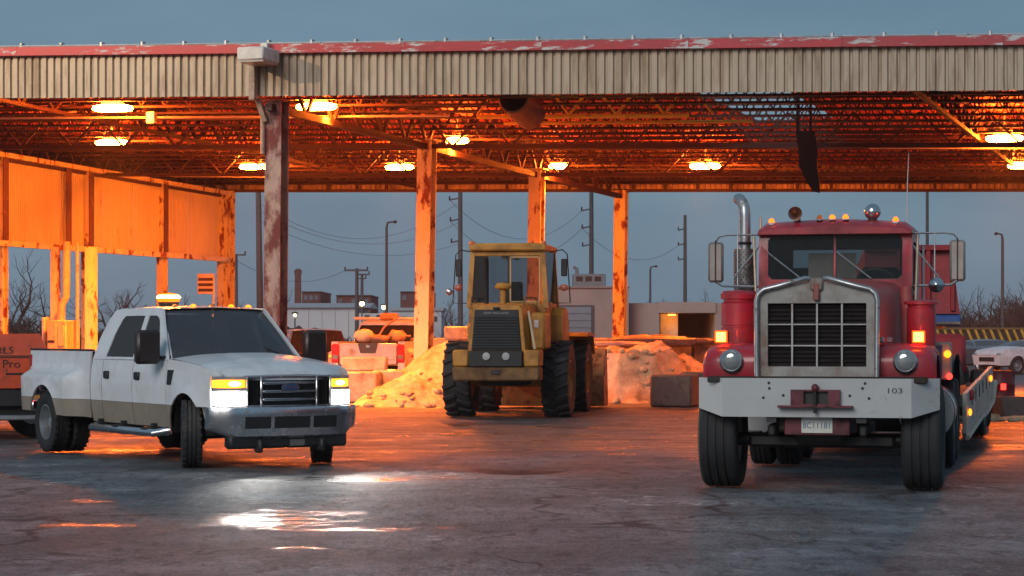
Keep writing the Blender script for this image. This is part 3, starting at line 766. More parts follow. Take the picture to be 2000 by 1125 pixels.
    for x in (-1.1, -2.1): MB().box(x - .1, x + .1, sd * .97, sd * 1.08, .425, .445, .01).build('step_pad', PTRIM, sb)
    for x in (-1.0, -2.0, -2.8): MB().box(x - .04, x + .04, sd * .7, sd * 1.0, .40, .50).build('step_bracket', PTRIM, sb)
    # side marker on the rear flare, tail lamp
    MB().ball((-3.62, sd * 1.155, .93), .035, 10, (1.2, .6, .8)).build('marker_light', AMBS, pk)
    MB().ball((-5.20, sd * 1.17, .95), .03, 10, (1.2, .6, .8)).build('marker_light', REDL, pk)
    MB().box(-5.53, -5.42, sd * .86, sd * .985, .95, 1.33, .02).build('tail_light', REDL, pk)
    MB().box(-5.54, -5.48, sd * 1.0, sd * 1.10, .82, .90, .015).build('rear_marker', REDG, pk)
    # headlights
    yl = lambda x: .95 - nose(x)
    m = MB(); m.loft([[(.90, sd * .58, z), (.885, sd * .70, z), (.80, sd * .875, z), (.68, sd * .925, z), (.60, sd * .80, z), (.70, sd * .58, z)] for z in (.765, .93)]); hl = m.build('headlight', HEAD, pk)
    m = MB(); m.loft([[(.885, sd * .60, z), (.872, sd * .70, z), (.79, sd * .865, z), (.66, sd * .925, z), (.60, sd * .80, z), (.70, sd * .60, z)] for z in (.975, 1.065)]); m.build('turn_signal', AMB, pk)
    HS = M('headlight_surround', (.42, .42, .44), .3, .5)
    for z0, z1, e in ((.735, .760, .006), (.936, .970, .004), (1.071, 1.105, .002)):
        m = MB(); m.loft([[(.895 + e, sd * .575, z), (.88 + e, sd * .70, z), (.80 + e, sd * .87, z), (.675, sd * (.925 + e), z), (.60, sd * .80, z), (.70, sd * .575, z)] for z in (z0, z1)]); m.build('headlight_surround', HS, pk)
    MB().box(.70, .90, sd * .556, sd * .578, .735, 1.105, .006).build('headlight_surround', HS, pk)
    MB().ball((.84, sd * .70, 1.02), .05, 12, (1.1, 1.9, .75)).build('signal_bulb', AMBC, pk)
    ld = bpy.data.lights.new('headlight_beam', 'SPOT'); ld.energy = 190; ld.spot_size = math.radians(82); ld.spot_blend = .9; ld.color = (1.0, .97, .92); ld.shadow_soft_size = .07
    lo = bpy.data.objects.new('headlight_beam', ld); COL.objects.link(lo); lo.parent = pk; lo.location = (1.06, sd * .70, .84)
    lo.rotation_euler = Vector((-1, 0, .16)).to_track_quat('Z', 'Y').to_euler()
    # wheels: steered front, dual rear
    wheel(pk, (0, sd * .90, .405), .405, .25, .235, sd, 'lug', -math.radians(23), .45)
    wheel(pk, (-4.38, sd * 1.06, .405), .405, .235, .235, sd, 'lug', 0, 1.15)
    wheel(pk, (-4.38, sd * .76, .405), .405, .235, .235, sd, 'lug', 0, .4)
# hood
def hoodz(x, y):
    c = pw([(-.50, 1.375), (-.1, 1.355), (.35, 1.30), (.68, 1.225), (.80, 1.175), (.875, 1.125)], x)
    e = pw([(-.50, 1.305), (-.1, 1.278), (.35, 1.232), (.68, 1.17), (.80, 1.125), (.875, 1.10)], x)
    a = abs(y) / .94
    dome = .022 * sst(.42, .34, abs(y)) if False else .02 * (1 - sst(.30, .40, abs(y))) * sst(-.5, -.2, x) * (1 - sst(.5, .85, x))
    return lerp(c, e, a ** 2.6) + dome
def hoodp(i, j):
    y = lerp(-1, 1, j); x = lerp(-.52, .885, i)
    hwid = pw(YT, 1.27) - nose(x) - .012
    yy = y * hwid; xx = x - (.16 * abs(y) ** 2.6) * sst(.3, .885, x) + (-.10 * (1 - abs(y) ** 2)) * (1 - sst(-.52, -.2, x)) * -1
    return (xx, yy, hoodz(x, yy))
MB().grid(hoodp, 18, 26).build('hood', PW, pk, 60)
m = MB(); m.loft([[(.885 - .16 * abs(y) ** 2.6 - .004, y * .82, z) for y in [k / 8 - 1 for k in range(17)]] for z in (1.06, 1.118)], closed=False); m.build('hood_lip', PW, pk)
# cowl, windshield, roof
def wsp(i, j):
    y = lerp(-1, 1, j); 
    b = Vector((-.42 - .24 * y * y, y * .865, 1.335 - .035 * y * y)); t = Vector((-1.21 - .11 * y * y, y * .71, 1.915 - .02 * y * y))
    p = b.lerp(t, i); p.x += .03 * math.sin(PI * i); return p
MB().grid(wsp, 8, 16).build('windshield', GL('pickup_windshield', (.11, .12, .14), .58, .12, .7), pk, 60)
m = MB(); m.grid(lambda i, j: wsp(0, j) + Vector((lerp(-.02, .16, i), 0, lerp(.0, -.05, i))), 2, 12).build('cowl', PTRIM, pk)
for sd in (-1, 1):
    m = MB(); m.loft([[Vector(p) for p in ((q.x - .0, q.y * 1.0, q.z), (q.x - .10, sd * (abs(q.y) + .035), q.z - .005), (q.x - .13, q.y - sd * .03, q.z - .03))] for q in [wsp(k / 6, 1 if sd > 0 else 0) for k in range(7)]]); m.build('windshield_pillar', PW, pk)
    m = MB(); m.tube([(-.50, sd * .25 + .3, 1.37), (-.66, sd * .25 + .05, 1.47)], .012, 6); m.build('wiper', PTRIM, pk)
def roofp(i, j):
    y = lerp(-1, 1, j); x = lerp(-1.205, -3.0, i)
    z = 1.925 + .055 * math.sin(PI * min(1, .12 + i * .8)) * (1 - .25 * y * y) - .018 * y * y - .05 * sst(.85, 1, i)
    xx = x - .11 * y * y * (1 - i)
    return (xx, y * lerp(.725, .735, i), z)
MB().grid(roofp, 14, 14).build('roof', PW, pk, 60)
m = MB(); m.grid(lambda i, j: (lerp(-3.0, -3.15, i) if i < 1 else -3.15, lerp(-1, 1, j) * lerp(.735, .93, i), lerp(1.875, 1.28, i)), 4, 6); m.build('rear_glass', DARKGLASS, pk)
MB().box(-3.15, -3.10, -.95, .95, .55, 1.28).build('cab_back', PW, pk)
# clearance lamps, beacon
for k, y in enumerate((-.52, -.27, 0, .27, .52)):
    MB().ball((-1.36, y, 1.965 - .02 * abs(y)), .042, 10, (1.5, .9, .8), True).build('clearance_light', AMBS if k != 0 and k != 2 else AMBERL, pk)
bc = MB(); bc.lathe([(.13, 0), (.15, .02), (.145, .07), (.10, .105), (.001, .115)], Matrix.Translation((-1.95, -.36, 2.03)), 20); bo = bc.build('beacon', BLENS, pk)
MB().ball((-1.95, -.36, 2.085), .15, 16, (1.02, 1.02, .36)).build('beacon_core', BEAC, bo)
MB().lathe([(.13, -.05), (.14, .0), (.11, .005), (.0, .006)], Matrix.Translation((-1.95, -.36, 2.02)), 18).build('beacon_base', PTRIM, bo)
# grille
MB().box(.55, .80, -.60, .60, .735, 1.10).build('grille_backing', BLACK, pk)
gc = CHROME
m = MB()
for z0, z1 in ((.74, .765), (1.085, 1.115)): m.box(.80, .895, -.575, .575, z0, z1, .008)
for sd in (-1, 1): m.box(.80, .893, sd * .575, sd * .55, .74, 1.115, .008)
gr = m.build('grille_frame', gc, pk)
for sd in (-1, 1): MB().box(.80, .905, sd * .395, sd * .36, .745, 1.11, .01).build('grille_post', gc, pk)
for z in (.83, .925, 1.025): MB().box(.80, .905, -.36, .36, z - .019, z + .019, .012).build('grille_bar', gc, pk)
for k in range(7):
    for sd in (-1, 1): MB().box(.80, .855, sd * (.41 + .02 * k), sd * (.414 + .02 * k), .765, 1.085).build('nostril_slat', PTRIM, pk)
m = MB(); m.lathe([(.001, .0), (.118, 0), (.118, .02), (.105, .026), (.001, .028)], mat4((0, 1, 0), (0, 0, .42), (1, 0, 0), (.90, 0, .975)), 28); em = m.build('emblem', M('emblem_blue', (.02, .06, .16), .3), pk)
m = MB(); m.lathe([(.106, .02), (.12, .02), (.12, .03), (.106, .03)], mat4((0, 1, 0), (0, 0, .42), (1, 0, 0), (.90, 0, .975)), 28, closed=True); m.build('emblem_rim', CHROME, em)
text('lettering', 'Ford', .085, CHROME, em, mat4((0, 1, 0), (0, .25, 1), (1, 0, 0), (.934, 0, .975)), .002)
# front bumper
def bsec(y):
    a = abs(y); x = 1.0 - .10 * a ** 2 - .16 * sst(.75, 1.0, a); zl = .37 + .10 * sst(.70, 1.0, a)
    return [(x - .10, y, .745), (x - .015, y, .74), (x, y, .70), (x - .012, y, .62), (x - .03, y, zl + .03), (x - .08, y, zl), (x - .14, y, zl + .02)]
m = MB(); m.loft([bsec(y) for y in [-1.0, -.96, -.9, -.82, -.72, -.6, -.45, -.3, -.15, 0, .15, .3, .45, .6, .72, .82, .9, .96, 1.0]]); bm_ = m.build('front_bumper', M('salted_chrome', (.60, .61, .63), .26, 1.0, var=.12, dirt=(.3, .28, .26), damt=.2, dscale=6), pk, 40)
def bface(y0, y1, z0, z1, nm, mt_):
    m = MB(); ys = [lerp(y0, y1, k / 6) for k in range(7)]
    f = lambda y, z: 1.0 - .10 * y * y - .16 * sst(.75, 1.0, abs(y)) - pw([(.4, .026), (.62, .0085), (.70, -.003)], z)
    m.loft([[(f(y, z0), y, z0), (f(y, z1), y, z1), (f(y, z1) - .05, y, z1), (f(y, z0) - .05, y, z0)] for y in ys]); return m.build(nm, mt_, bm_)
bface(-.24, .24, .49, .63, 'bumper_opening', BLACK); bface(-.62, -.29, .49, .63, 'bumper_opening', BLACK); bface(.29, .62, .49, .63, 'bumper_opening', BLACK)
MB().box(.72, .90, -.80, .80, .25, .42, .03).build('air_dam', PTRIM, pk)
for y in (-.42, .42): MB().box(.82, .98, y - .03, y + .03, .20, .36, .02).build('tow_hook', PTRIM, pk)
MB().box(.905, .91, .0, .2, .275, .35, .0).build('front_plate', M('dull_plate', (.16, .15, .14), .6), pk)
# chassis and bed
MB().box(-5.45, .7, -.42, .42, .42, .62).build('chassis', BLACK, pk)
MB().cyl((0, -.85, .40), (0, .85, .40), .06).build('front_axle', BLACK, pk); MB().cyl((-4.38, -1.0, .40), (-4.38, 1.0, .40), .09).build('rear_axle', BLACK, pk)
MB().box(-.1, .1, -.18, .18, .25, .50, .05).build('differential', BLACK, pk)
MB().box(-5.45, -3.2, -.80, .80, .82, .86).build('bed_floor', PTRIM, pk)
MB().box(-5.52, -5.46, -.84, .84, .80, 1.37, .015).build('tailgate', PW, pk)
MB().box(-3.22, -3.19, -.9, .9, .80, 1.37).build('bed_front', PTRIM, pk)
MB().box(-5.66, -5.53, -.95, .95, .52, .68, .03).build('rear_bumper', CHROME, pk)
MB().box(-3.1, -.55, -.9, .9, .44, .56).build('floor_pan', BLACK, pk)
MB().box(-1.2, -.5, -.86, .86, .6, 1.27).build('firewall', BLACK, pk)

# inside of the cab
for y in (-.42, .42):
    for x, zt in ((-1.75, 1.52), (-2.65, 1.48)):
        st_ = MB(); st_.box(x - .1, x + .06, y - .25, y + .25, .9, zt - .14, .05); st_.box(x - .08, x + .02, y - .13, y + .13, zt - .12, zt + .08, .03); st_.build('seat', M('pickup_seat', (.05, .048, .045), .8), pk)
MB().box(-1.05, -.55, -.82, .82, 1.15, 1.30, .05).build('dashboard', PTRIM, pk)
m = MB(); m.lathe([(.17, -.014), (.185, 0), (.17, .014), (.16, 0)], Matrix.Translation((-1.2, .40, 1.32)) @ Matrix.Rotation(math.radians(-60), 4, 'Y'), 24, closed=True); m.build('steering_wheel', PTRIM, pk)
MB().box(-1.32, -1.29, -.12, .12, 1.76, 1.83, .01).build('rear_view_mirror', PTRIM, pk)
# ================================================================ RED CONVENTIONAL TRACTOR
TR = M('faded_red_paint', (.36, .012, .028), .34, var=.16, scale=2.5, dirt=(.13, .03, .03), damt=.5, dscale=3, dsharp=.3, coat=.3)
TRH = M('sunburnt_red_paint', (.36, .06, .06), .42, var=.2, scale=2, dirt=(.34, .16, .14), damt=.42, dscale=2, dsharp=.35)
TWH = M('chipped_white_bumper', (.42, .43, .43), .5, var=.08, scale=2, dirt=(.3, .24, .18), damt=.2, dscale=3.5, dsharp=.08)
TSH = M('rusty_pale_shell', (.31, .30, .28), .55, .2, var=.12, dirt=(.17, .08, .045), damt=.42, dscale=2.6, dsharp=.3)
TGL = GL('cab_glass', (.04, .065, .075), .82, .03, .8)
SIG = EM('signal_glow', (1.0, .22, .02), 22.0)
SIGR = EM('signal_rim_glow', (1.0, .06, .005), 4.5)
SIGB = EM('signal_back_glow', (1.0, .06, .01), 38.0)
MARK = EM('roof_marker_glow', (1.0, .075, .004), 7.0)
PH = math.radians(13.5)
tk = thing('tractor_truck', 'old red conventional truck tractor with a chipped white bumper and tall exhaust stack', 'truck', (3.22, 22.3, 0), math.atan2(-math.cos(PH), -math.sin(PH)))
# bumper with swept ends
st = [(-1.215, .50, .835), (-.945, .735, .757), (.945, .735, .757), (1.215, .50, .835)]
m = MB(); m.loft([[(x, y, 1.148), (x, y, zl), (x - .022, y, zl), (x - .022, y, 1.148 - .0)] for y, x, zl in st]); m.build('bumper', TWH, tk, 20)
bp_ = [o for o in tk.children if o.name.startswith('bumper')][0]
MB().box(.60, .715, -1.1, 1.1, 1.10, 1.165, .01).build('bumper_flange', DARKMETAL, bp_)
DKR = M('maroon_hitch', (.13, .02, .03), .55, dirt=(.05, .02, .02), damt=.5)
m = MB(); m.box(.737, .80, -.245, .245, .875, .892); m.box(.737, .80, -.245, .245, 1.02, 1.035); m.box(.737, .80, -.245, -.115, .892, 1.02); m.box(.737, .80, .13, .245, .892, 1.02); m.build('hitch_pocket', DKR, bp_)
MB().box(.736, .742, -.115, .13, .892, 1.02).build('hitch_recess', BLACK, bp_)
MB().box(.737, .84, -.375, .375, .855, .876, .005).build('hitch_ledge', DKR, bp_)
MB().cyl((.81, .0, .80), (.81, .0, 1.02), .017).build('hitch_pin', DARKMETAL, bp_); MB().ball((.80, 0, 1.055), .04, 10).build('pin_knob', DKR, bp_)
for (y, z) in ((-.465, 1.045), (-.525, .95), (-.325, .975), (.34, .975), (.465, 1.05), (.53, .95), (-.47, 1.10), (.49, 1.10)):
    MB().cyl((.7355, y, z), (.739, y, z), .015, n=10).build('bolt_hole', BLACK, bp_)
text('lettering', '103', .075, M('stencil_black', (.05, .05, .055), .6), bp_, mat4((0, 1.55, 0), (0, 0, 1), (1, 0, 0), (.738, .78, 1.025)), .002)
MB().box(.56, .60, -.33, .33, .57, .76, .01).build('plate_mount', DKR, tk)
pl = MB().box(.606, .612, -.155, .155, .595, .755, .0).build('licence_plate', M('plate_white', (.58, .58, .52), .5, dirt=(.35, .22, .1), damt=.15, dscale=10), tk)
text('lettering', '8C11181', .078, M('plate_blue', (.05, .12, .24), .5), pl, mat4((0, 1, 0), (0, 0, 1.15), (1, 0, 0), (.6135, 0, .668)), .001)
# grille shell, core, slats and bars
m = MB()
shell = [(-.585, 1.15), (-.585, 1.98), (-.53, 2.04), (-.12, 2.115), (0, 2.13), (.12, 2.115), (.53, 2.04), (.585, 1.98), (.585, 1.15)]
core = [(-.495, 1.265), (-.495, 1.905), (.495, 1.905), (.495, 1.265)]
me_ = panel([(y, z) for y, z in shell], [core], lambda x, z: 0, 1, (), (), .09)
m.add([(.62 + v[1], v[0], v[2]) for v in me_.v], me_.f); m.build('grille_shell', TSH, tk, 20)
MB().box(.40, .53, -.52, .52, 1.22, 1.95).build('radiator_core', M('core_black', (.012, .009, .01), .7), tk)
for k in range(15): 
    z = 1.285 + k * .0425; q = MB(); q.cbox((.545, 0, z), (.045, .985, .006), 0, Matrix.Rotation(.6, 3, 'Y')); q.build('shutter_slat', M('slat_dark', (.04, .03, .03), .5, .3), tk)
BARM = M('grille_bar_paint', (.36, .35, .33), .45, .5, dirt=(.3, .16, .1), damt=.3)
for y in (-.25, 0, .25): MB().box(.575, .605, y - .011, y + .011, 1.16, 1.905, .004).build('grille_bar', BARM, tk)
for z in (1.475, 1.69): MB().box(.57, .60, -.495, .495, z - .009, z + .009, .004).build('grille_bar', BARM, tk)
MB().box(.56, .60, -.5, .5, 1.18, 1.262, .008).build('grille_sill', TSH, tk)
# bright tube round the shell, open at the peak
for sd in (-1, 1):
    m = MB(); m.tube([(.66, sd * .60, 1.16), (.66, sd * .605, 1.93), (.66, sd * .585, 2.0), (.66, sd * .53, 2.045), (.66, sd * .40, 2.075), (.66, sd * .11, 2.155), (.62, sd * .08, 2.15)], .026, 10); m.build('shell_trim', M('tarnished_trim', (.42, .42, .42), .34, .85, dirt=(.2, .14, .1), damt=.4, dscale=9), tk, 60)
MB().box(.60, .67, -.065, .065, 2.03, 2.16, .02).build('shell_cap', TSH, tk); MB().box(.625, .68, -.03, .03, 1.93, 2.10, .01).build('badge', M('badge_red', (.25, .06, .05), .4), tk)
# hood
def hring(x, hw, zt, zbm):
    r = .15; pts = [(x, -hw, zbm), (x, -hw, zt - r)]
    pts += [(x, -hw + r - r * math.cos(a), zt - r + r * math.sin(a)) for a in (.4, .8, 1.2, 1.57)]
    pts += [(x, -hw * .45, zt + .028), (x, 0, zt + .04), (x, hw * .45, zt + .028)]
    pts += [(x, hw - r + r * math.cos(a), zt - r + r * math.sin(a)) for a in (1.57, 1.2, .8, .4)] + [(x, hw, zt - r), (x, hw, zbm)]
    return pts
m = MB(); m.loft([hring(.36, .585, 2.045, 1.2), hring(.1, .60, 2.065, 1.2), hring(-.6, .66, 2.11, 1.2), hring(-1.38, .735, 2.165, 1.2)]); m.build('hood', TRH, tk, 40)
for sd in (-1, 1):
    for x in (.3, -.4): MB().box(x - .05, x + .05, sd * (.60 + .0), sd * (.655 + (.04 if x < 0 else 0)), 1.5, 1.56, .01).build('hood_latch', ALU, tk)
    # fender: front face, top, rear slope
    out = [(.50, 1.155), (.525, 1.30), (.50, 1.395), (.42, 1.455), (.25, 1.49), (-.1, 1.50), (-.4, 1.465), (-.62, 1.36), (-.78, 1.18), (-.84, 1.0)]
    m = MB(); inn = [(x - .03 if i < 4 else x, z - .03) for i, (x, z) in enumerate(out)]
    ys = [(.56, 0), (.80, .0), (1.02, -.005), (1.13, -.03), (1.18, -.085)]
    rings = []
    for y, dz in ys: rings.append([(x - (.10 if y > 1.1 and i < 4 else 0) * (y - 1.1) * 8, sd * y, z + dz * (1 if i > 1 else .3)) for i, (x, z) in enumerate(out)])
    for y, dz in reversed(ys): rings.append([(x - (.10 if y > 1.1 and i < 4 else 0) * (y - 1.1) * 8, sd * (y - .01), z + dz * (1 if i > 1 else .3)) for i, (x, z) in enumerate(inn)])
    m.loft(rings, closed=False); m.build('fender', TR, tk, 50)
    # headlight
    y = sd * .875
    X = Matrix.Translation((.50, y, 1.315)) @ Matrix.Rotation(PI / 2, 4, 'Y')
    m = MB(); m.lathe([(.07, 0), (.118, .02), (.122, .05), (.104, .062), (.098, .05)], X, 26); hb = m.build('headlight', CHROME, tk)
    m = MB(); m.lathe([(.099, .048), (.085, .058), (.05, .064), (.001, .067)], X, 26); m.build('lens', CLEARL, hb)
    # square signal on a stalk above the fender
    yy = sd * 1.0
    m = MB(); m.box(.30, .40, yy - .068, yy + .068, 1.50, 1.63, .015); so = m.build('turn_signal', M('signal_body', (.3, .05, .04), .5), tk)
    MB().box(.402, .416, yy - .064, yy + .064, 1.503, 1.627, .012).build('lens', SIGR, so)
    MB().box(.4165, .424, yy - .048, yy + .048, 1.518, 1.612, .01).build('lens_centre', SIG, so)
    MB().box(.288, .298, yy - .06, yy + .06, 1.508, 1.622, .01).build('rear_lens', SIGB, so)
    # front wheel
    wheel(tk, (0, sd * 1.03, .54), .54, .40, .29, sd, 'road', 0, .2, n=44)
    MB().box(.10, .7, sd * .40, sd * .50, .70, 1.02).build('frame_rail', BLACK, tk)
    MB().box(-.6, .6, sd * .42, sd * .50, .56, .68, .02).build('leaf_spring', DARKMETAL, tk)
    # drive wheels, duals
    for x in (-3.95, -5.3):
        wheel(tk, (x, sd * 1.08, .52), .52, .27, .285, sd, 'road', 0, 1.1, n=32)
        wheel(tk, (x, sd * .76, .52), .52, .27, .285, sd, 'road', 0, .3, n=32)
    # fuel tank with straps and step
    m = MB(); m.cyl((-1.65, sd * .98, .72), (-3.05, sd * .98, .72), .30, n=24); ft = m.build('fuel_tank', ALU, tk)
    for x in (-1.9, -2.8): MB().cyl((x - .03, sd * .98, .72), (x + .03, sd * .98, .72), .306, n=24).build('strap', DARKMETAL, ft)
    MB().box(-.95, -1.5, sd * .80, sd * 1.20, .48, .52, .01).build('step', DARKMETAL, tk)
    # mirror bracket and mirror
    mt_ = []
    m = MB(); m.tube([(-1.55, sd * .80, 2.70), (-1.50, sd * 1.20, 2.70), (-1.50, sd * 1.29, 2.68), (-1.50, sd * 1.33, 2.62)], .012, 6)
    m.tube([(-1.55, sd * .80, 2.12), (-1.50, sd * 1.25, 2.13), (-1.50, sd * 1.33, 2.18)], .016, 6)
    m.tube([(-1.50, sd * 1.08, 2.70), (-1.50, sd * 1.08, 2.13)], .008, 6)
    m.tube([(-1.50, sd * .80, 2.62), (-1.50, sd * 1.12, 2.22)], .012, 6); mb_ = m.build('mirror_bracket', ALU, tk)
    m = MB(); m.box(-1.55, -1.47, sd * 1.24, sd * 1.41, 2.17, 2.62, .025); mi = m.build('mirror', M('mirror_back', (.30, .26, .23), .45, .4), tk)
    MB().box(-1.558, -1.551, sd * 1.26, sd * 1.39, 2.19, 2.60, .0).build('mirror_glass', CHROME, mi)
    MB().box(-1.472, -1.462, sd * 1.318, sd * 1.332, 2.17, 2.64).build('mirror_rib', DARKMETAL, mi)
    if sd > 0:
        m = MB(); m.lathe([(.001, .05), (.05, .03), (.085, -.005), (.08, -.02), (.001, -.02)], Matrix.Translation((-1.46, sd * 1.10, 2.13)) @ Matrix.Rotation(PI / 2, 4, 'Y'), 20); m.build('round_mirror', CHROME, tk)
# cab
cw = .84
cabp = panel([(-.84, 1.15), (-.84, 2.70), (-.80, 2.78), (-.70, 2.80), (0, 2.83), (.70, 2.80), (.80, 2.78), (.84, 2.70), (.84, 1.15)],
             [[(-.735, 2.24), (-.735, 2.63), (-.69, 2.68), (-.012, 2.69), (-.012, 2.195), (-.69, 2.195)], [(.735, 2.24), (.735, 2.63), (.69, 2.68), (.012, 2.69), (.012, 2.195), (.69, 2.195)]], lambda x, z: 0, 1, (), (), .05)
m = MB(); m.add([(-1.42 + v[1] - .10 * (v[2] - 2.18) * (v[2] > 2.18), v[0], v[2]) for v in cabp.v], cabp.f); m.build('cab_front', TR, tk, 25)
for sd in (-1, 1):
    wv = [(-.735, 2.24), (-.735, 2.63), (-.69, 2.68), (-.012, 2.69), (-.012, 2.195), (-.69, 2.195)]
    m = MB(); m.prism([(sd * y, z) for y, z in wv], 'x', -1.452, -1.445); o = m.build('windshield', TGL, tk, 0); 
    # seal round the pane
    m = MB(); q = [(-1.436 - .10 * (z - 2.18), sd * y, z) for y, z in wv]; m.tube(q + [q[0], q[1]], .012, 6, False); m.build('window_seal', BLACK, tk)
    m = MB(); m.tube([(-1.40, sd * .0 + .38 + .02 if sd > 0 else -.36, 2.20), (-1.425, (.02 if sd > 0 else -.74), 2.50)], .010, 6); m.build('wiper', ALU, tk)
    # side wall with door window
    sp = panel([(-1.47, 1.15), (-3.0, 1.15), (-3.0, 2.76), (-1.53, 2.76)], [[(-1.66, 2.08), (-2.45, 2.08), (-2.45, 2.62), (-1.72, 2.62)]], lambda x, z: .84, sd, (), (), .05)
    sp.build('cab_side', TR, tk, 25)
    MB().prism([(-1.66, 2.08), (-2.45, 2.08), (-2.45, 2.62), (-1.72, 2.62)], 'y', sd * .815, sd * .808).build('side_window', TGL, tk, 0)
    MB().box(-1.62, -2.5, sd * .842, sd * .862, 1.25, 2.03, .012).build('door', TR, tk)
    m = MB(); m.tube([(-2.65, sd * .90, 1.3), (-2.65, sd * .90, 2.6)], .018, 8); m.build('grab_bar', CHROME, tk)
    m = MB(); m.tube([(-1.50, sd * .86, 1.55), (-1.50, sd * .90, 2.68)], .016, 8); m.build('grab_bar', M('warm_bar', (.5, .4, .3), .4, .5), tk)
cb_ = panel([(-.84, 1.15), (.84, 1.15), (.84, 2.76), (-.84, 2.76)], [[(-.62, 2.15), (.62, 2.15), (.62, 2.58), (-.62, 2.58)]], lambda x, z: 0, 1, (), (), .05)
m = MB(); m.add([(-2.96 + v[1], v[0], v[2]) for v in cb_.v], cb_.f); m.build('cab_back', TR, tk, 20)
MB().box(-2.975, -2.98, -.62, .62, 2.15, 2.58).build('rear_window', TGL, tk, 0)
m = MB(); m.loft([[(x, -.845, z0), (x, -.845, z1 - .06), (x, -.76, z1), (x, -.4, z1 + .025), (x, 0, z1 + .04), (x, .4, z1 + .025), (x, .76, z1), (x, .845, z1 - .06), (x, .845, z0)] for x, z0, z1 in ((-1.36, 2.695, 2.745), (-1.42, 2.69, 2.79), (-1.6, 2.7, 2.83), (-2.9, 2.7, 2.83), (-3.02, 2.7, 2.78))]); m.build('cab_roof', TR, tk, 45)
# inside of the cab
MB().box(-1.55, -1.75, -.78, .78, 2.02, 2.17, .03).build('dashboard', BLACK, tk)
MB().box(-1.86, -1.875, -.33, .20, 2.15, 2.50).build('pale_panel', M('cab_liner', (.62, .54, .46), .7), tk)
m = MB(); m.lathe([(.20, -.012), (.215, 0), (.20, .012), (.19, 0)], Matrix.Translation((-1.80, .42, 2.20)) @ Matrix.Rotation(math.radians(-35), 4, 'Y'), 28, closed=True); swh = m.build('steering_wheel', M('wheel_grey', (.16, .17, .17), .4), tk)
m = MB(); m.bar((-1.80, .23, 2.20), (-1.80, .61, 2.20), .02); m.bar((-1.80, .42, 2.20), (-1.68, .42, 2.05), .035); m.build('spoke', BLACK, swh)
for y in (-.4, .42):
    st_ = MB(); st_.box(-2.55, -2.72, y - .24, y + .24, 1.7, 2.36, .06); st_.build('seat', M('seat_dark', (.04, .045, .05), .7), tk)
# roof: marker lamps, horn, dome
for k, y in enumerate((-.70, -.17, -.03, .115, .66)):
    m = MB(); m.box(-1.44, -1.56, y - .035, y + .035, 2.80 if abs(y) > .5 else 2.845, 2.83 if abs(y) > .5 else 2.865, .008); b0 = m.build('marker_light', ALU, tk)
    m = MB(); m.ball((-1.49, y, (2.83 if abs(y) > .5 else 2.865)), .042, 10, (1, .8, 1.2), True); m.build('lens', MARK if k != 1 else AMBERL, b0)
m = MB(); m.lathe([(.02, -.5), (.022, -.2), (.03, -.08), (.055, -.02), (.078, 0), (.066, -.004), (.03, -.05), (.001, -.1)], Matrix.Translation((-1.40, -.43, 2.925)) @ Matrix.Rotation(PI / 2, 4, 'Y'), 22); m.build('air_horn', M('horn_copper', (.32, .17, .12), .35, .9), tk)
MB().box(-1.7, -1.6, -.46, -.40, 2.83, 2.92).build('horn_bracket', DARKMETAL, tk)
m = MB(); m.ball((-1.62, .40, 2.945), .092, 18); m.build('roof_dome', CHROME, tk); MB().cyl((-1.62, .40, 2.83), (-1.62, .40, 2.87), .05).build('dome_base', DARKMETAL, tk)
m = MB(); m.tube([(-2.3, .74, 2.8), (-2.36, .74, 3.3), (-2.46, .75, 3.66)], [.008, .006, .003], 5); m.build('antenna', M('whip', (.45, .42, .4), .5), tk)
# exhaust: perforated shield and curved stack
sy = -1.03
m = MB(); m.cyl((-1.75, sy, 1.3), (-1.75, sy, 2.55), .125, n=24); mf = m.build('muffler', M('muffler_steel', (.26, .25, .24), .4, .75, dirt=(.1, .08, .07), damt=.4), tk)
m = MB()
for k in range(15):
    for q in range(14):
        a = 2 * PI * (q + .5 * (k % 2)) / 14; z = 2.12 + k * .028
        d = Vector((math.cos(a), math.sin(a), 0)); m.cyl(Vector((-1.75, sy, z)) + d * .122, Vector((-1.75, sy, z)) + d * .129, .008, n=6)
pf = m.build('perforation', BLACK, mf); pf['kind'] = 'stuff'
m = MB(); m.tube([(-1.75, sy, 2.5), (-1.75, sy, 2.92), (-1.755, sy - .005, 3.0), (-1.775, sy - .03, 3.07), (-1.82, sy - .065, 3.115), (-1.86, sy - .09, 3.125)], .063, 16, True); m.build('stack', ALU, tk, 60)
MB().cyl((-1.75, sy, 2.60), (-1.75, sy, 2.63), .075).build('clamp', DARKMETAL, mf)
m = MB(); m.tube([(-1.62, sy + .19, 1.4), (-1.62, sy + .19, 2.9)], .014, 6); m.build('stack_bar', M('warm_bar', (.5, .4, .3), .4, .5), tk)
# air cleaners
m = MB(); m.lathe([(.185, 1.38), (.19, 1.40), (.19, 1.66), (.182, 1.665), (.182, 1.685), (.19, 1.69), (.19, 1.92), (.165, 1.94), (.165, 1.965), (.195, 1.97), (.198, 2.02), (.17, 2.055), (.001, 2.065)], Matrix.Translation((-.55, -.94, 0)), 30); m.build('air_cleaner', TR, tk, 30)
m = MB(); m.cyl((-.55, -.60, 1.83), (-.55, -.78, 1.83), .10); m.build('intake_pipe', BLACK, tk)
m = MB(); m.lathe([(.145, 1.38), (.15, 1.40), (.15, 1.86), (.14, 1.87), (.14, 1.90), (.18, 1.905), (.18, 1.93), (.15, 1.945), (.001, 1.955)], Matrix.Translation((-.55, .98, 0)), 28); m.build('air_cleaner', TR, tk, 30)
m = MB(); m.tube([(-.95, .82, 1.3), (-.95, .82, 1.78), (-.95, .80, 2.1)], .065, 12); m.build('intake_pipe', TRH, tk)
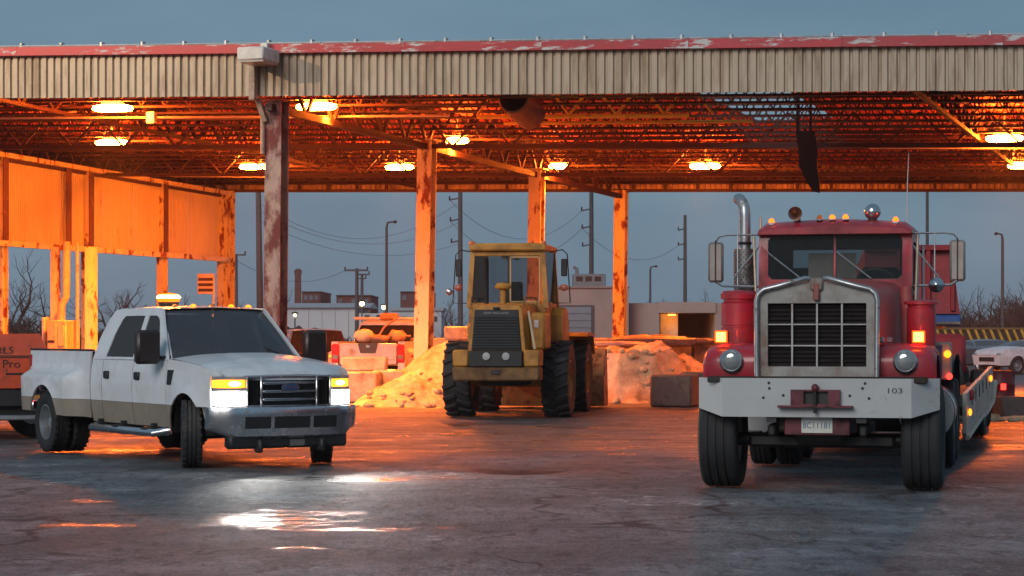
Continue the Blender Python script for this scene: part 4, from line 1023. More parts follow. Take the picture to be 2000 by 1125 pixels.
# under the nose
MB().cyl((0, -.95, .50), (0, .95, .50), .07).build('front_axle', BLACK, tk); MB().box(-.1, .12, -.75, .75, .42, .56, .03).build('axle_beam', BLACK, tk)
MB().box(-1.3, .35, -.26, .26, .46, 1.15, .05).build('engine_block', M('greasy_engine', (.03, .025, .022), .6), tk)
MB().box(.1, .5, -.42, -.22, .60, .85, .03).build('steering_box', M('greasy_box', (.06, .045, .03), .6), tk)
MB().box(.3, .42, -.8, .8, .98, 1.16).build('cross_member', BLACK, tk)
for sd in (-1, 1): MB().box(-7.2, -.3, sd * .40, sd * .48, .72, 1.0).build('chassis_rail', BLACK, tk)
MB().box(-5.2, -4.1, -.45, .45, 1.02, 1.14, .03).build('fifth_wheel', DARKMETAL, tk)
for x in (-3.95, -5.3): MB().cyl((x, -1.0, .52), (x, 1.0, .52), .11).build('drive_axle', BLACK, tk)
# side clutter behind the left front wheel: battery box, lamps, mudguard
SB = M('side_box_paint', (.42, .30, .24), .5, .2, dirt=(.15, .06, .05), damt=.4)
MB().box(-3.15, -3.55, .78, 1.2, 1.06, 1.50, .02).build('tool_box', SB, tk)
MB().box(-3.12, -3.14, 1.0, 1.10, 1.10, 1.46, .005).build('box_strap', M('strap_blue', (.05, .07, .14), .5), tk)
MB().ball((-3.10, 1.16, 1.36), .045, 10).build('side_marker', AMBS, tk); MB().ball((-3.12, 1.18, 1.10), .04, 10).build('side_marker', REDG, tk)
m = MB(); ap = arc(-4.6, .52, 1.32, 12, 168, 12); m.loft([[(x, y, lerp(z, min(z, 1.22), .8)) for x, z in ap] for y in (.62, 1.22)], closed=False); m.build('mudguard', BLACK, tk)
for k in range(7):
    m = MB(); x = -3.2 - .1 * k; m.tube([(x, .3 + .1 * k, 1.6), (x - .1, .75, 1.3 + .05 * (k % 3)), (x, 1.05, 1.05)], .02, 6); m.build('hose', DARKMETAL, tk)
m = MB(); m.tube([(-3.35, .95, 1.5), (-3.35, .95, 1.72), (-3.35, 1.3, 1.72)], .02, 6); m.build('headache_bar', SB, tk)
# ================================================================ WHEEL LOADER
LY = M('worn_loader_yellow', (.54, .23, .03), .5, var=.14, scale=2.5, dirt=(.15, .07, .03), damt=.42, dscale=2.4, dsharp=.3)
LYD = M('grimy_loader_yellow', (.24, .115, .03), .6, var=.2, dirt=(.07, .03, .015), damt=.7, dscale=3, dsharp=.3)
LD = M('loader_dark', (.02, .02, .022), .6, var=.3)
LG = GL('loader_glass', (.05, .055, .06), .86, .03, .85)
BE = math.radians(8.6)
ld_ = thing('wheel_loader', 'yellow wheel loader seen from behind with its bucket in the salt pile', 'wheel loader', (-.04, 41.8, 0), math.atan2(math.cos(BE), math.sin(BE)))
for sd in (-1, 1):
    wheel(ld_, (0, sd * .955, .735), .735, .53, .34, sd, 'loader', 0, .5, rimmat=LY, n=40)
    wheel(ld_, (2.95, sd * .955, .735), .735, .53, .34, sd, 'loader', 0, .5, rimmat=LY, n=40)
# counterweight: wide block with a notch for the lower grille
m = MB(); m.box(-1.78, -1.25, -.82, .82, .72, .98, .03); cwt = m.build('counterweight', LYD, ld_)
for sd in (-1, 1): MB().box(-1.76, -1.2, sd * .82, sd * .52, .985, 1.30, .03).build('counterweight_cheek', LY, ld_)
MB().box(-1.795, -1.78, -.09, .09, .84, .92, .01).build('hitch_slot', BLACK, cwt)
# engine hood, tapering upwards, with the grille in its rear face
hb, ht = .565, .475
def hr(x, sb, st_, z0, z1): return [(x, -sb, z0), (x, -st_, z1 - .06), (x, -st_ + .06, z1), (x, st_ - .06, z1), (x, st_, z1 - .06), (x, sb, z0)]
m = MB(); m.loft([hr(-1.66, hb, ht, 1.0, 2.13), hr(-1.0, hb + .04, ht + .08, 1.0, 2.17), hr(-.25, .64, .60, 1.0, 2.17)]); m.build('engine_hood', LY, ld_, 30)
m = MB(); m.loft([[(-1.668, -.475, 1.29), (-1.668, -.41, 2.05), (-1.668, .41, 2.05), (-1.668, .475, 1.29)], [(-1.70, -.46, 1.30), (-1.70, -.40, 2.04), (-1.70, .40, 2.04), (-1.70, .46, 1.30)]]); gr2 = m.build('grille', LD, ld_, 0)
for k in range(12):
    z = 1.34 + k * .052; hw2 = lerp(.45, .395, (z - 1.29) / .76); q = MB(); q.cbox((-1.712, 0, z), (.03, hw2 * 2, .012), 0, Matrix.Rotation(-.5, 3, 'Y')); q.build('grille_slat', M('loader_slat', (.045, .05, .055), .45), ld_)
text('lettering', 'NEW HOLLAND', .06, M('faint_letters', (.30, .32, .34), .5), ld_, mat4((0, -1.1, 0), (0, 0, 1), (-1, 0, 0), (-1.712, 0, 1.985)), .002)
m = MB(); m.box(-1.80, -1.66, -.50, .51, .99, 1.285, .01); lp = m.build('lamp_panel', LD, ld_)
for y, c in ((.17, CLEARL), (-.20, CLEARL)):
    m = MB(); m.lathe([(.06, 0), (.075, .01), (.07, .03), (.001, .036)], Matrix.Translation((-1.80, y, 1.18)) @ Matrix.Rotation(-PI / 2, 4, 'Y'), 18); m.build('rear_lamp', M('lamp_white', (.38, .38, .38), .35), lp)
# side rail and tank on the right, step
m = MB(); m.bar((-1.64, -.60, 2.02), (-1.50, -.70, 1.32), .04); m.build('hand_rail', M('rail_pale', (.6, .5, .35), .4), ld_)
MB().box(-1.3, -.4, -.86, -.57, 1.30, 2.0, .05).build('side_cover', LY, ld_)
MB().box(-1.305, -1.298, -.74, -.66, 1.72, 1.86).build('decal', M('decal_pale', (.6, .5, .45), .5), ld_)
m = MB(); m.loft([[(x, y, z) for x, z in ((.35, 1.3), (.35, 1.95), (.6, 2.12), (1.1, 2.1), (1.45, 1.8), (1.45, 1.3))] for y in (-.98, -.62)]); m.build('fuel_tank', LY, ld_, 30)
m = MB(); m.loft([[(x, y, z) for x, z in ((.35, 1.3), (.35, 1.75), (.6, 1.9), (1.1, 1.9), (1.45, 1.6), (1.45, 1.3))] for y in (.62, .9)]); m.build('step_box', LY, ld_, 30)
# mushroom air intake on the hood
m = MB(); m.lathe([(.06, 2.1), (.06, 2.44), (.15, 2.46), (.16, 2.50), (.12, 2.56), (.001, 2.575)], Matrix.Translation((-1.0, -.02, 0)), 20); m.build('air_precleaner', LY, ld_)
m = MB(); m.tube([(-.75, .34, 2.1), (-.75, .34, 2.98), (-.82, .34, 3.06)], .045, 10); m.build('exhaust_pipe', DARKMETAL, ld_)
# cab: corner posts, roof, glazing
x0, x1, yw, z0, z1 = -.30, 1.25, .71, 2.10, 3.20
for sd in (-1, 1):
    for x, t in ((x0, .10), (x1, .09)):
        m = MB(); m.loft([[(x - t / 2, sd * (yw + .04) - .05, z0), (x + t / 2, sd * (yw + .04) - .05, z0), (x + t / 2, sd * (yw + .04) + .05, z0), (x - t / 2, sd * (yw + .04) + .05, z0)], [(x - t / 2 + .04, sd * (yw - .03) - .045, z1), (x + t / 2 + .02, sd * (yw - .03) - .045, z1), (x + t / 2 + .02, sd * (yw - .03) + .045, z1), (x - t / 2 + .04, sd * (yw - .03) + .045, z1)]]); m.build('cab_post', LY, ld_, 20)
    MB().box(x0, x1, sd * (yw - .02), sd * (yw + .05), z0 - .3, z0 + .12, .02).build('cab_side', LY, ld_)
    MB().prism([(x0 + .06, z0 + .12), (x1 - .05, z0 + .12), (x1 - .02, z1), (x0 + .08, z1)], 'y', sd * yw, sd * (yw - .006)).build('side_glass', LG, ld_, 0)
MB().box(x0 - .02, x0 + .03, -.75, .75, z0 - .1, z0 + .10, .015).build('rear_sill', LY, ld_)
MB().box(x0 + .0, x0 + .05, -.72, .72, z1 - .10, z1, .015).build('rear_header', LY, ld_)
for y, t in ((.42, .07), (-.02, .035)): MB().box(x0 - .01, x0 + .035, y - t / 2, y + t / 2, z0 + .10, z1 - .10, .008).build('rear_mullion', LY if t > .05 else LD, ld_)
for a, b in ((.66, .46), (.38, .0), (-.04, -.64)): 
    MB().box(x0 + .01, x0 + .016, a, b, z0 + .105, z1 - .105).build('rear_glass', LG if a < .5 else DARKGLASS, ld_, 0)
m = MB()
for (za, zc, ya, yb_) in ((z0 + .105, z0 + .135, -.04, -.64), (z1 - .135, z1 - .105, -.04, -.64), (z0 + .105, z1 - .105, -.64, -.61), (z0 + .105, z1 - .105, -.07, -.04)): m.box(x0 - .012, x0 + .005, ya, yb_, za, zc)
m.build('window_frame', M('frame_orange', (.5, .3, .12), .5), ld_, 0)
MB().prism([(-.72, z0 + .1), (.72, z0 + .1), (.70, z1), (-.70, z1)], 'x', x1 - .01, x1 - .004).build('front_glass', LG, ld_, 0)
m = MB(); m.loft([[(x, y, z) for x, y in ((x0 - .10 + i, -.74 + i), (x1 + .14 - i, -.74 + i), (x1 + .14 - i, .74 - i), (x0 - .10 + i, .74 - i))] for z, i in ((z1 + .002, .02), (z1 + .03, 0), (z1 + .11, 0), (z1 + .15, .08))]); m.build('cab_roof', LY, ld_, 20)
MB().box(.35, .75, -.22, .22, 1.75, 2.3, .05).build('seat_base', LD, ld_); MB().box(.32, .42, -.2, .2, 2.2, 2.62, .04).build('seat_back', LD, ld_)
m = MB(); m.bar((x1 - .15, 0, 2.0), (x1 - .25, 0, 2.45), .06); m.build('steering_column', LD, ld_)
for y in (-.15, .08): MB().box(x0 + .12, x0 + .2, y - .06, y + .06, z1 - .17, z1 - .07, .02).build('work_lamp', M('work_lamp_white', (.7, .75, .72), .3), ld_)
# rear beacons and mirrors
for sd in (-1, 1):
    MB().ball((x0 - .02, sd * .70, z1 + .14), .06, 12).build('roof_lamp', M('roof_lamp_amber', (.6, .16, .05), .35), ld_)
    m = MB(); m.tube([(.3, sd * .76, 3.2), (.2, sd * 1.0, 3.24), (.18, sd * 1.10, 3.15), (.18, sd * 1.16, 2.2), (.25, sd * .80, 2.2)], .013, 6); m.build('mirror_bracket', DARKMETAL, ld_)
    MB().box(.15, .20, sd * .98, sd * 1.10, 2.72, 3.06, .015).build('mirror', LD, ld_)
    m = MB(); m.ball((.16, sd * 1.04, 2.50), .085, 14, (.5, 1, .8)); m.build('side_lamp', M('side_lamp_red', (.4, .1, .06), .3), ld_)
m = MB(); m.ball((.12, 1.22, 2.42), .07, 12, (.6, 1, 1)); m.build('convex_mirror', CHROME, ld_)
# frames, axles, boom, bucket
MB().box(-1.2, 1.3, -.45, .45, .62, 1.2, .04).build('rear_frame', LD, ld_)
MB().cyl((0, -.9, .735), (0, .9, .735), .17).build('rear_axle', LY, ld_); MB().cyl((2.95, -.9, .735), (2.95, .9, .735), .17).build('front_axle', LY, ld_)
MB().box(1.3, 3.2, -.38, .38, .6, 1.5, .05).build('front_frame', LY, ld_)
for sd in (-1, 1):
    m = MB(); m.prism([(2.1, 1.75), (2.2, 2.0), (3.4, 1.55), (4.5, .75), (4.5, .45), (4.2, .45), (3.2, 1.2)], 'y', sd * .42, sd * .52); m.build('boom_arm', LY, ld_)
    m = MB(); m.cyl((1.9, sd * .3, 1.2), (3.2, sd * .36, 1.25), .06); m.build('lift_cylinder', CHROME, ld_)
bk = [(4.45, .05), (5.4, .03), (5.45, .06), (4.6, .12), (4.48, .35), (4.52, .85), (4.75, 1.22), (5.0, 1.30), (4.72, 1.28), (4.45, .9), (4.38, .4)]
m = MB(); m.prism(bk, 'y', -1.33, 1.33); bkt = m.build('bucket', M('bucket_steel', (.34, .17, .07), .5, .3, dirt=(.12, .05, .03), damt=.5), ld_, 30)
for sd in (-1, 1): MB().prism([(4.45, .06), (5.3, .06), (5.0, 1.28), (4.75, 1.22), (4.5, .85), (4.42, .4)], 'y', sd * 1.335, sd * 1.36).build('bucket_side', M('bucket_steel', (.3, .16, .08)), bkt)
for k in range(7): MB().prism([(5.38, .035), (5.62, .04), (5.38, .09)], 'y', -1.2 + .4 * k - .05, -1.2 + .4 * k + .05).build('bucket_tooth', DARKMETAL, bkt)
for sd in (-1, 1): MB().prism([(2.2, 1.55), (2.4, 1.63), (3.4, 1.63), (3.75, 1.2), (3.68, 1.18), (3.36, 1.55), (2.42, 1.56)], 'y', sd * .70, sd * 1.25).build('front_fender', LY, ld_)

# hoses, ladder, pins
for sd in (-1, 1):
    m = MB(); m.tube([(1.2, sd * .3, 1.1), (1.5, sd * .42, 1.35), (1.9, sd * .4, 1.25), (2.2, sd * .3, 1.4)], .025, 6); m.build('hose', LD, ld_)
    m = MB()
    for z in (.55, .8, 1.05, 1.3): m.bar((.75, sd * .92, z), (1.15, sd * .92, z), .03)
    m.bar((.75, sd * .92, .45), (.75, sd * .92, 1.5), .03); m.bar((1.15, sd * .92, .45), (1.15, sd * .92, 1.5), .03); m.build('ladder', LD, ld_)
    m = MB(); m.tube([(-1.5, sd * .5, 2.12), (-1.5, sd * .5, 2.28), (-.5, sd * .6, 2.28), (-.5, sd * .6, 2.12)], .014, 6); m.build('hood_rail', LYD, ld_)
    m = MB(); m.bar((-1.2, sd * .6, 1.3), (-1.2, sd * .52, 2.0), .012); m.build('panel_gap', LD, ld_)
MB().box(-1.72, -1.66, -.06, .06, 2.055, 2.10, .01).build('hood_catch', LD, ld_)
# ================================================================ THINGS UNDER AND BEHIND THE CANOPY
CONC = M('stained_concrete', (.36, .33, .30), .8, var=.18, scale=2, dirt=(.10, .085, .075), damt=.55, dscale=2.2, dsharp=.3, bump=.35, bscale=18)
SALT = M('road_salt', (.50, .38, .25), .9, var=.18, scale=4, dirt=(.20, .13, .07), damt=.6, dscale=1.6, dsharp=.25, bump=.9, bscale=16)
def heap(name, label, cx, cy, rx, ry, h, seed, steep=1.0, cat='salt pile', top=9.0):
    """a tipped heap: slumped cone, cut off flat at height top, lumpy, with clods round the foot"""
    m = MB(); n1, n2 = 110, 80
    def f(i, j):
        x, y = lerp(-1.25, 1.25, i), lerp(-1.25, 1.25, j)
        e = noise.fractal((x * 1.5 + seed, y * 1.5, seed), .9, 2.1, 4)
        d = max(0.0, math.hypot(x, y) + .20 * e)
        z = h * max(0, 1 - d) if steep == 1 else h * (1 - sst(.5, .98, d))
        z = min(z, top + .10 * e)
        k = sst(.0, .2, z)
        z += k * (.13 * e * h + .09 * (noise.turbulence((x * rx * 1.6 + seed, y * ry * 1.6, 2), 4, True) - .45) + .05 * noise.noise((x * rx * 5, y * ry * 5, seed)) + .03 * noise.noise((x * rx * 11, y * ry * 11, seed)))
        return (x * rx, y * ry, max(-.05, z - .02))
    m.grid(f, n1, n2); r = random.Random(int(seed * 10))
    for _ in range(46):
        a = r.uniform(PI, 2 * PI); q = r.uniform(.55, 1.12); s_ = r.uniform(.03, .11); x, y = q * math.cos(a), q * math.sin(a)
        p = f((x + 1.25) / 2.5, (y + 1.25) / 2.5); m.ball((p[0], p[1], max(0, p[2]) + s_ * .3), s_, 6, (r.uniform(.8, 1.4), 1, r.uniform(.6, .9)))
    o = m.build(name, SALT, ang=55, recalc=False); o.location = (cx, cy, 0)
    return tag(o, label, cat)
heap('salt_pile', 'tall salt pile glowing orange left of the loader, against the thick yellow column', gpx(868, 51.5), 51.6, 2.0, 2.6, 1.50, 3.1, top=1.35)
heap('salt_pile', 'low salt spill in front of the concrete blocks left of the loader', gpx(800, 48.5), 48.6, 1.5, 1.5, .75, 8.4)
heap('salt_pile', 'broad pale salt pile with a steep face right of the loader bucket', gpx(1225, 52), 53.3, 2.05, 3.2, 1.40, 5.7, .5, top=1.28)
heap('salt_pile', 'low sandy pile behind the dark block beside the red truck', gpx(1345, 53), 54.0, 1.7, 2.6, 1.15, 9.9)
heap('salt_pile', 'flat orange lit salt spread beyond the trailer at the right edge', gpx(1985, 40), 40.0, 1.3, .7, .10, 2.2)
# bin wall of stacked blocks
bw = thing('bin_wall', 'low wall of stacked concrete blocks behind the salt piles', 'wall', (0, 58.2, 0), 0)
bx = .76; bm0 = MB().box(-bx + .012, bx - .012, -.38, .38, .008, .742, .035).mesh('concrete_block', CONC, 30)
for row in range(2):
    for k in range(-2, 6):
        x = k * 1.525 + (.76 if row else 0) + .3
        link('concrete_block', bm0, bw, (x, RND.uniform(-.04, .04), .75 * row), (0, 0, RND.uniform(-.015, .015)))
def block(px, py, Y, w_, h_, d_, rz, label):
    o = MB().box(-w_ / 2, w_ / 2, -d_ / 2, d_ / 2, 0, h_, .04).build('concrete_block', M('dark_block', (.10, .075, .07), .8, var=.3, scale=3, dirt=(.05, .035, .035), damt=.5, bump=.35, bscale=18) if 'dark' in label or 'brown' in label else CONC)
    o.location = (gpx(px, Y), Y, 0 if py is None else at(px, py, Y).z); o.rotation_euler = (0, 0, rz)
    return tag(o, label, 'concrete block', 'loose concrete blocks around the salt')
block(702, None, 50.2, .95, .72, .8, -.15, 'pale grey concrete block beside the white pickup headlight')
block(757, None, 50.9, .70, .74, .9, .1, 'stained concrete block half buried at the foot of the left salt pile')
block(712, 725, 52.6, 1.1, .35, .7, 0, 'flat concrete slab lying under the tailgate of the parked pickup')
block(898, 664, 56.6, .75, .36, .7, -.1, 'square block on top of the salt beside the thick yellow column')
block(1318, None, 47.5, .92, .70, .95, -.28, 'dark stained block in front of the salt, just left of the red truck')
block(1352, None, 48.6, .5, .74, .5, .1, 'narrow rusty block squeezed between the dark block and the truck bumper')
block(1972, None, 41.2, .5, .40, .5, .2, 'rounded brown block behind the trailer at the right edge')
# tarpaulin and junk on top of the wall
def lump(name, label, cat, c, s, seed, mat_, rz=0):
    m = MB(); n = 14; rings = []
    for i in range(9):
        a = PI * i / 8; rr = max(math.sin(a), .02) ** .6
        rings.append([Vector((s[0] * rr * math.cos(2 * PI * k / n), s[1] * rr * math.sin(2 * PI * k / n), s[2] * math.cos(a))) * (1 + .35 * noise.noise((math.cos(2 * PI * k / n) * 1.6 + seed, math.sin(2 * PI * k / n) * 1.6, a * 1.4))) for k in range(n)])
    m.loft(rings); o = m.build(name, mat_, ang=60); o.location = c; o.rotation_euler = (0, 0, rz); return tag(o, label, cat)
TARP = M('dark_tarp', (.10, .08, .09), .6, var=.4, bump=.5, bscale=8)
lump('tarpaulin', 'crumpled dark tarpaulin draped on the block wall above the right salt pile', 'tarpaulin', at(1268, 668, 56.5), (1.15, .5, .18), 2.0, TARP)
lump('tarpaulin', 'thin dark tarpaulin strip lying on the wall nearest the red truck', 'tarpaulin', at(1345, 668, 57.5), (.75, .3, .10), 6.0, TARP)
lump('tarpaulin', 'grey tarpaulin edge lying along the top of the pale salt', 'tarpaulin', at(1200, 672, 55.5), (.8, .3, .07), 4.0, M('grey_tarp', (.25, .2, .22), .6, bump=.5, bscale=8))

# ---------------- parked pickup under the canopy, seen from behind
GP = M('silver_pickup_paint', (.42, .40, .39), .35, .2, dirt=(.25, .2, .15), damt=.35, coat=.2)
gp = thing('pickup_truck', 'pale dually pickup parked tail first with a loaded bed and roof light', 'pickup truck', (gpx(719, 56.0), 56.0, 0), math.atan2(math.cos(.13), math.sin(.13)))
MB().box(-.03, .03, -.76, .76, .80, 1.36, .02).build('tailgate', GP, gp)
m = MB(); m.prism([(-.27, 1.36), (.27, 1.36), (.20, 1.10), (-.20, 1.10)], 'x', -.045, -.03); m.build('tailgate_bezel', M('tailgate_dark', (.03, .025, .025), .5), gp)
MB().box(-.055, -.045, -.05, .05, 1.24, 1.31, .01).build('emblem', CHROME, gp)
MB().box(-.05, -.03, -.70, .70, .93, .955, .008).build('tailgate_crease', GP, gp)
for sd in (-1, 1):
    o = [(-.02, .62), (.55, .62)] + arc(1.15, .42, .5, 155, 25, 8) + [(1.8, .62), (2.4, .62), (2.4, 1.40), (-.02, 1.40)]
    panel(o, [], lambda x, z: .97 + .22 * sst(.35, .6, x) * (1 - sst(1.7, 1.95, x)) * (1 - sst(1.1, 1.22, z)), sd, [i * .15 for i in range(17)], [.7, .8, .9, 1.0, 1.1, 1.16, 1.22, 1.3], .18).build('bed_side', GP, gp, 50)
    MB().box(-.05, .03, sd * .77, sd * .965, .85, 1.34, .02).build('tail_light', REDL, gp)
    MB().box(-.055, -.05, sd * .80, sd * .93, .95, 1.05, .0).build('reverse_lens', CLEARL, gp)
    MB().ball((.42, sd * 1.1, 1.02), .04, 8).build('marker_light', AMBS if sd > 0 else REDL, gp)
    wheel(gp, (1.15, sd * 1.05, .40), .40, .24, .22, sd, 'road', 0, 1.0); wheel(gp, (5.3, sd * .9, .40), .40, .26, .22, sd, 'road', 0, .4)
    panel([(2.45, .55), (5.0, .55), (5.0, 1.3), (4.55, 1.32), (3.9, 1.92), (2.75, 1.92), (2.5, 1.32)], [[(2.75, 1.38), (4.3, 1.38), (3.85, 1.82), (2.85, 1.82)]], lambda x, z: pw([(.5, .95), (1.3, .95), (1.92, .74)], z), sd, (), (.9, 1.3, 1.6), .03).build('cab_side', GP, gp, 40)
MB().box(-.22, -.05, -.95, .95, .50, .68, .03).build('rear_bumper', CHROME, gp)
m = MB(); m.loft([[(2.47, -.93, 1.30), (2.47, .93, 1.30), (2.47, .93, .6), (2.47, -.93, .6)], [(2.50, -.93, 1.30), (2.50, .93, 1.30), (2.50, .93, .6), (2.50, -.93, .6)]]); m.build('cab_back', GP, gp, 0)
m = MB(); m.grid(lambda i, j: (lerp(2.48, 2.76, i), lerp(-1, 1, j) * lerp(.92, .73, i), lerp(1.30, 1.90, i)), 3, 6); m.build('rear_window', DARKGLASS, gp)
m = MB(); m.loft([[(x, y, z) for y, z in ((-.76, zt - .06), (-.6, zt), (.6, zt), (.76, zt - .06), (.74, zt - .09), (-.74, zt - .09))] for x, zt in ((2.70, 1.93), (2.9, 1.985), (3.8, 1.985), (3.95, 1.93))]); m.build('cab_roof', GP, gp, 40)
m = MB(); m.grid(lambda i, j: (lerp(4.55, 3.9, i), lerp(-1, 1, j) * lerp(.92, .73, i), lerp(1.32, 1.92, i)), 3, 6); m.build('windshield', DARKGLASS, gp)
MB().box(4.5, 6.0, -.93, .93, .6, 1.28, .08).build('hood', GP, gp); MB().box(.03, 2.4, -.8, .8, .82, .88).build('bed_floor', PTRIM, gp); MB().box(.3, 5.9, -.4, .4, .42, .6).build('chassis', BLACK, gp)
m = MB(); m.box(2.8, 3.2, -.24, .24, 1.985, 2.17, .05); m.build('roof_light_bar', M('amber_bar', (.5, .2, .04), .3), gp)
m = MB(); m.tube([(2.9, .95, 2.02), (2.9, -.98, 2.02)], .045, 8); m.build('roof_rack_tube', M('rack_pale', (.5, .45, .4), .4), gp)
def bedthing(name, label, cat, px, py, Y, s, seed, mat_): return lump(name, label, cat, at(px, py, Y), s, seed, mat_)
bedthing('sack', 'pale sack on the left of the loaded pickup bed', 'sack', 712, 657, 56.9, (.26, .25, .17), 1.2, M('sack_pale', (.5, .42, .3), .8))
bedthing('sack', 'darker sack in the middle of the loaded pickup bed', 'sack', 735, 664, 57.0, (.34, .25, .14), 2.2, M('sack_dark', (.16, .11, .09), .8))
bedthing('toolbox', 'orange box at the right of the loaded pickup bed', 'box', 775, 657, 57.2, (.24, .2, .16), 3.2, M('box_orange', (.45, .2, .08), .6))
m = MB(); m.tube([(0, 0, 0), (.2, .1, .35), (.55, .3, .62)], .03, 6); m.tube([(.1, 0, 0), (.7, .1, .25)], .035, 6); m.tube([(-.5, 0, .02), (.2, 0, .1), (.9, .2, .12)], .03, 6)
o = m.build('tool_handles', M('tool_wood', (.22, .12, .07), .7)); o.location = at(735, 665, 57.0); tag(o, 'bundle of long tool handles sticking up from the loaded pickup bed', 'tools')

# ---------------- hopper spreader truck at the left edge
SP = M('spreader_orange_red', (.62, .075, .02), .45, var=.15, dirt=(.15, .05, .03), damt=.35, coat=.2)
sp = thing('spreader_truck', 'orange red salt spreader truck with dark lettering at the left edge, behind the white pickup', 'truck', (gpx(18, 33.0), 33.2, 0), .235)
m = MB(); m.loft([[(x, y, z) for x, y in ((-1.0, -.9), (.56, -.9), (.50, 1.6), (-1.0, 1.6))] if z < 1.45 else [(x, y, z) for x, y in ((-.95, -.75), (.40, -.75), (.38, 1.4), (-.95, 1.4))] for z in (.78, 1.25, 1.60)]); m.build('hopper_body', SP, sp, 20)
MB().box(-1.0, .50, -.915, -.90, 1.24, 1.275, .0).build('hopper_rib', M('rib_dark', (.12, .03, .02), .5), sp)
LT = M('letter_black', (.02, .015, .015), .5)
text('lettering', 'RLS', .16, LT, sp, mat4((1.1, 0, 0), (0, .12, .98), (0, -1, .12), (-.12, -.872, 1.345)), .002)
text('lettering', 'Pro', .17, LT, sp, mat4((1.1, .0, 0), (0, 0, 1), (0, -1, 0), (-.02, -.904, 1.14)), .002)
text('lettering', 'Se', .17, LT, sp, mat4((1.1, .0, 0), (0, 0, 1), (0, -1, 0), (.33, -.904, 1.14)), .002)
MB().box(-.1, .25, -.909, -.90, .98, 1.01).build('stripe', LT, sp)
MB().box(.16, .40, -1.1, -.90, .76, .95, .03).build('spinner_chute', LD, sp)
MB().box(-1.0, .62, -.95, -.7, .50, .76, .02).build('rear_sill', BLACK, sp); MB().box(-1.0, .60, -1.05, -.95, .30, .38, .02).build('rear_bumper', ALU, sp)
MB().box(.22, .40, -.97, -.95, .55, .68).build('reflector', M('reflector_amber', (.5, .2, .05), .4), sp)
MB().box(.40, .48, -1.06, -1.05, .31, .37).build('reflector', REDL, sp); MB().box(-1.0, .5, -.8, 4, .35, .52).build('chassis', BLACK, sp)
for x in (-.9, .32): wheel(sp, (x, .2, .42), .42, .28, .22, 1 if x > 0 else -1, 'road', PI / 2 if False else 0, .3)
MB().box(-1.0, .3, 1.9, 3.4, .6, 1.6, .1).build('cab', SP, sp)

# ---------------- lowboy trailer coupled behind the tractor
TP = M('trailer_pale_paint', (.50, .42, .36), .5, var=.1, dirt=(.2, .1, .07), damt=.35, dscale=3)
ta = math.radians(16.8)
tr = thing('lowboy_trailer', 'pale lowboy trailer side with keyhole slots and amber lamps behind the red truck', 'trailer', (6.02, 28.5, 0), PI / 2 - ta)
prof = [(0, .80), (4.6, 1.10), (4.9, .86), (4.4, .58), (3.2, .46), (2.2, .42), (.1, .22), (0, .28)]
for y, nm in ((0, 1), (2.4, 0)):
    m = MB(); m.prism(prof, 'y', y, y + .05); sp_ = m.build('side_plate', TP, tr, 0)
    m = MB(); m.tube([(-.02, y - .02, .22), (2.2, y - .02, .40), (3.2, y - .02, .44), (4.4, y - .02, .56), (4.95, y - .02, .86)], .035, 6); m.build('edge_tube', TP, sp_)
    if nm:
        for k in range(6):
            x = .9 + .62 * k; z = .67 + .062 * x
            MB().cyl((x, -.008, z + .03), (x, .0, z + .03), .055, n=12).build('keyhole', BLACK, sp_); MB().box(x - .028, x + .028, -.008, 0, z - .10, z).build('keyhole_slot', BLACK, sp_)
        for x, z, mt_ in ((.25, .55, AMBS), (3.9, .93, AMBS)): MB().ball((x, -.03, z), .05, 10, (1, .5, 1)).build('side_lamp', mt_, sp_)
        MB().box(.5, .75, -.05, 0, .70, .84, .02).build('hook', M('hook_red', (.3, .02, .02), .5), sp_)
MB().box(-.6, 6.2, .05, 2.4, .62, .78, .02).build('deck', DARKMETAL, tr)
for y in (.3, 2.1):
    for x in (5.2,): wheel(tr, (x, y, .42), .42, .3, .24, -1 if y < 1 else 1, 'road', 0, .3)
for k in range(9):
    m = MB(); x = .3 + .42 * k; z = .85; m.tube([(x, .35, z), (x + .1, .45, z + .22 + .1 * (k % 3)), (x + .35, .6, z + .3 - .08 * (k % 2)), (x + .5, .9, z)], .03, 6); m.build('chain_loop', DARKMETAL, tr)
# red dump body behind the cab
DB = M('dump_red', (.30, .015, .02), .4, dirt=(.12, .03, .03), damt=.35, dscale=3)
db = thing('dump_truck', 'red dump truck body tilted up behind the red tractor cab', 'dump truck', (gpx(1800, 38.0), 38.0, 0), -PI / 2 - .12)
m = MB(); m.loft([[(x, y, z) for x, y, z in ((.2, -1.0, 1.95), (.2, .65, 1.95), (.1, .50, 3.12), (.1, -1.0, 3.12))], [(x, y, z) for x, y, z in ((-3.6, -1.0, 1.7), (-3.6, .65, 1.7), (-3.5, .62, 2.9), (-3.5, -1.0, 2.9))]]); m.build('dump_body', DB, db, 10)
for y in (-.4, .1, .52): MB().box(.16, .26, y - .04, y + .04, 2.0, 3.1, .01).build('body_rib', DB, db)
MB().box(.12, .28, -1.0, .56, 3.06, 3.16, .01).build('body_rim', DB, db)
MB().box(-.2, .32, -.9, .66, 1.74, 1.93, .03).build('tarp_roll', M('tarp_blue', (.03, .08, .26), .5), db)
MB().box(-4.0, 2.0, -.5, .5, .7, 1.0).build('chassis', BLACK, db); MB().box(.6, 2.0, -.95, .6, .9, 1.6, .08).build('cab', DB, db)
for y in (-1.0, .9):
    for x in (-2.8, 1.2): wheel(db, (x, y, .5), .5, .3, .27, -1 if y < 0 else 1, 'road', 0, .3)

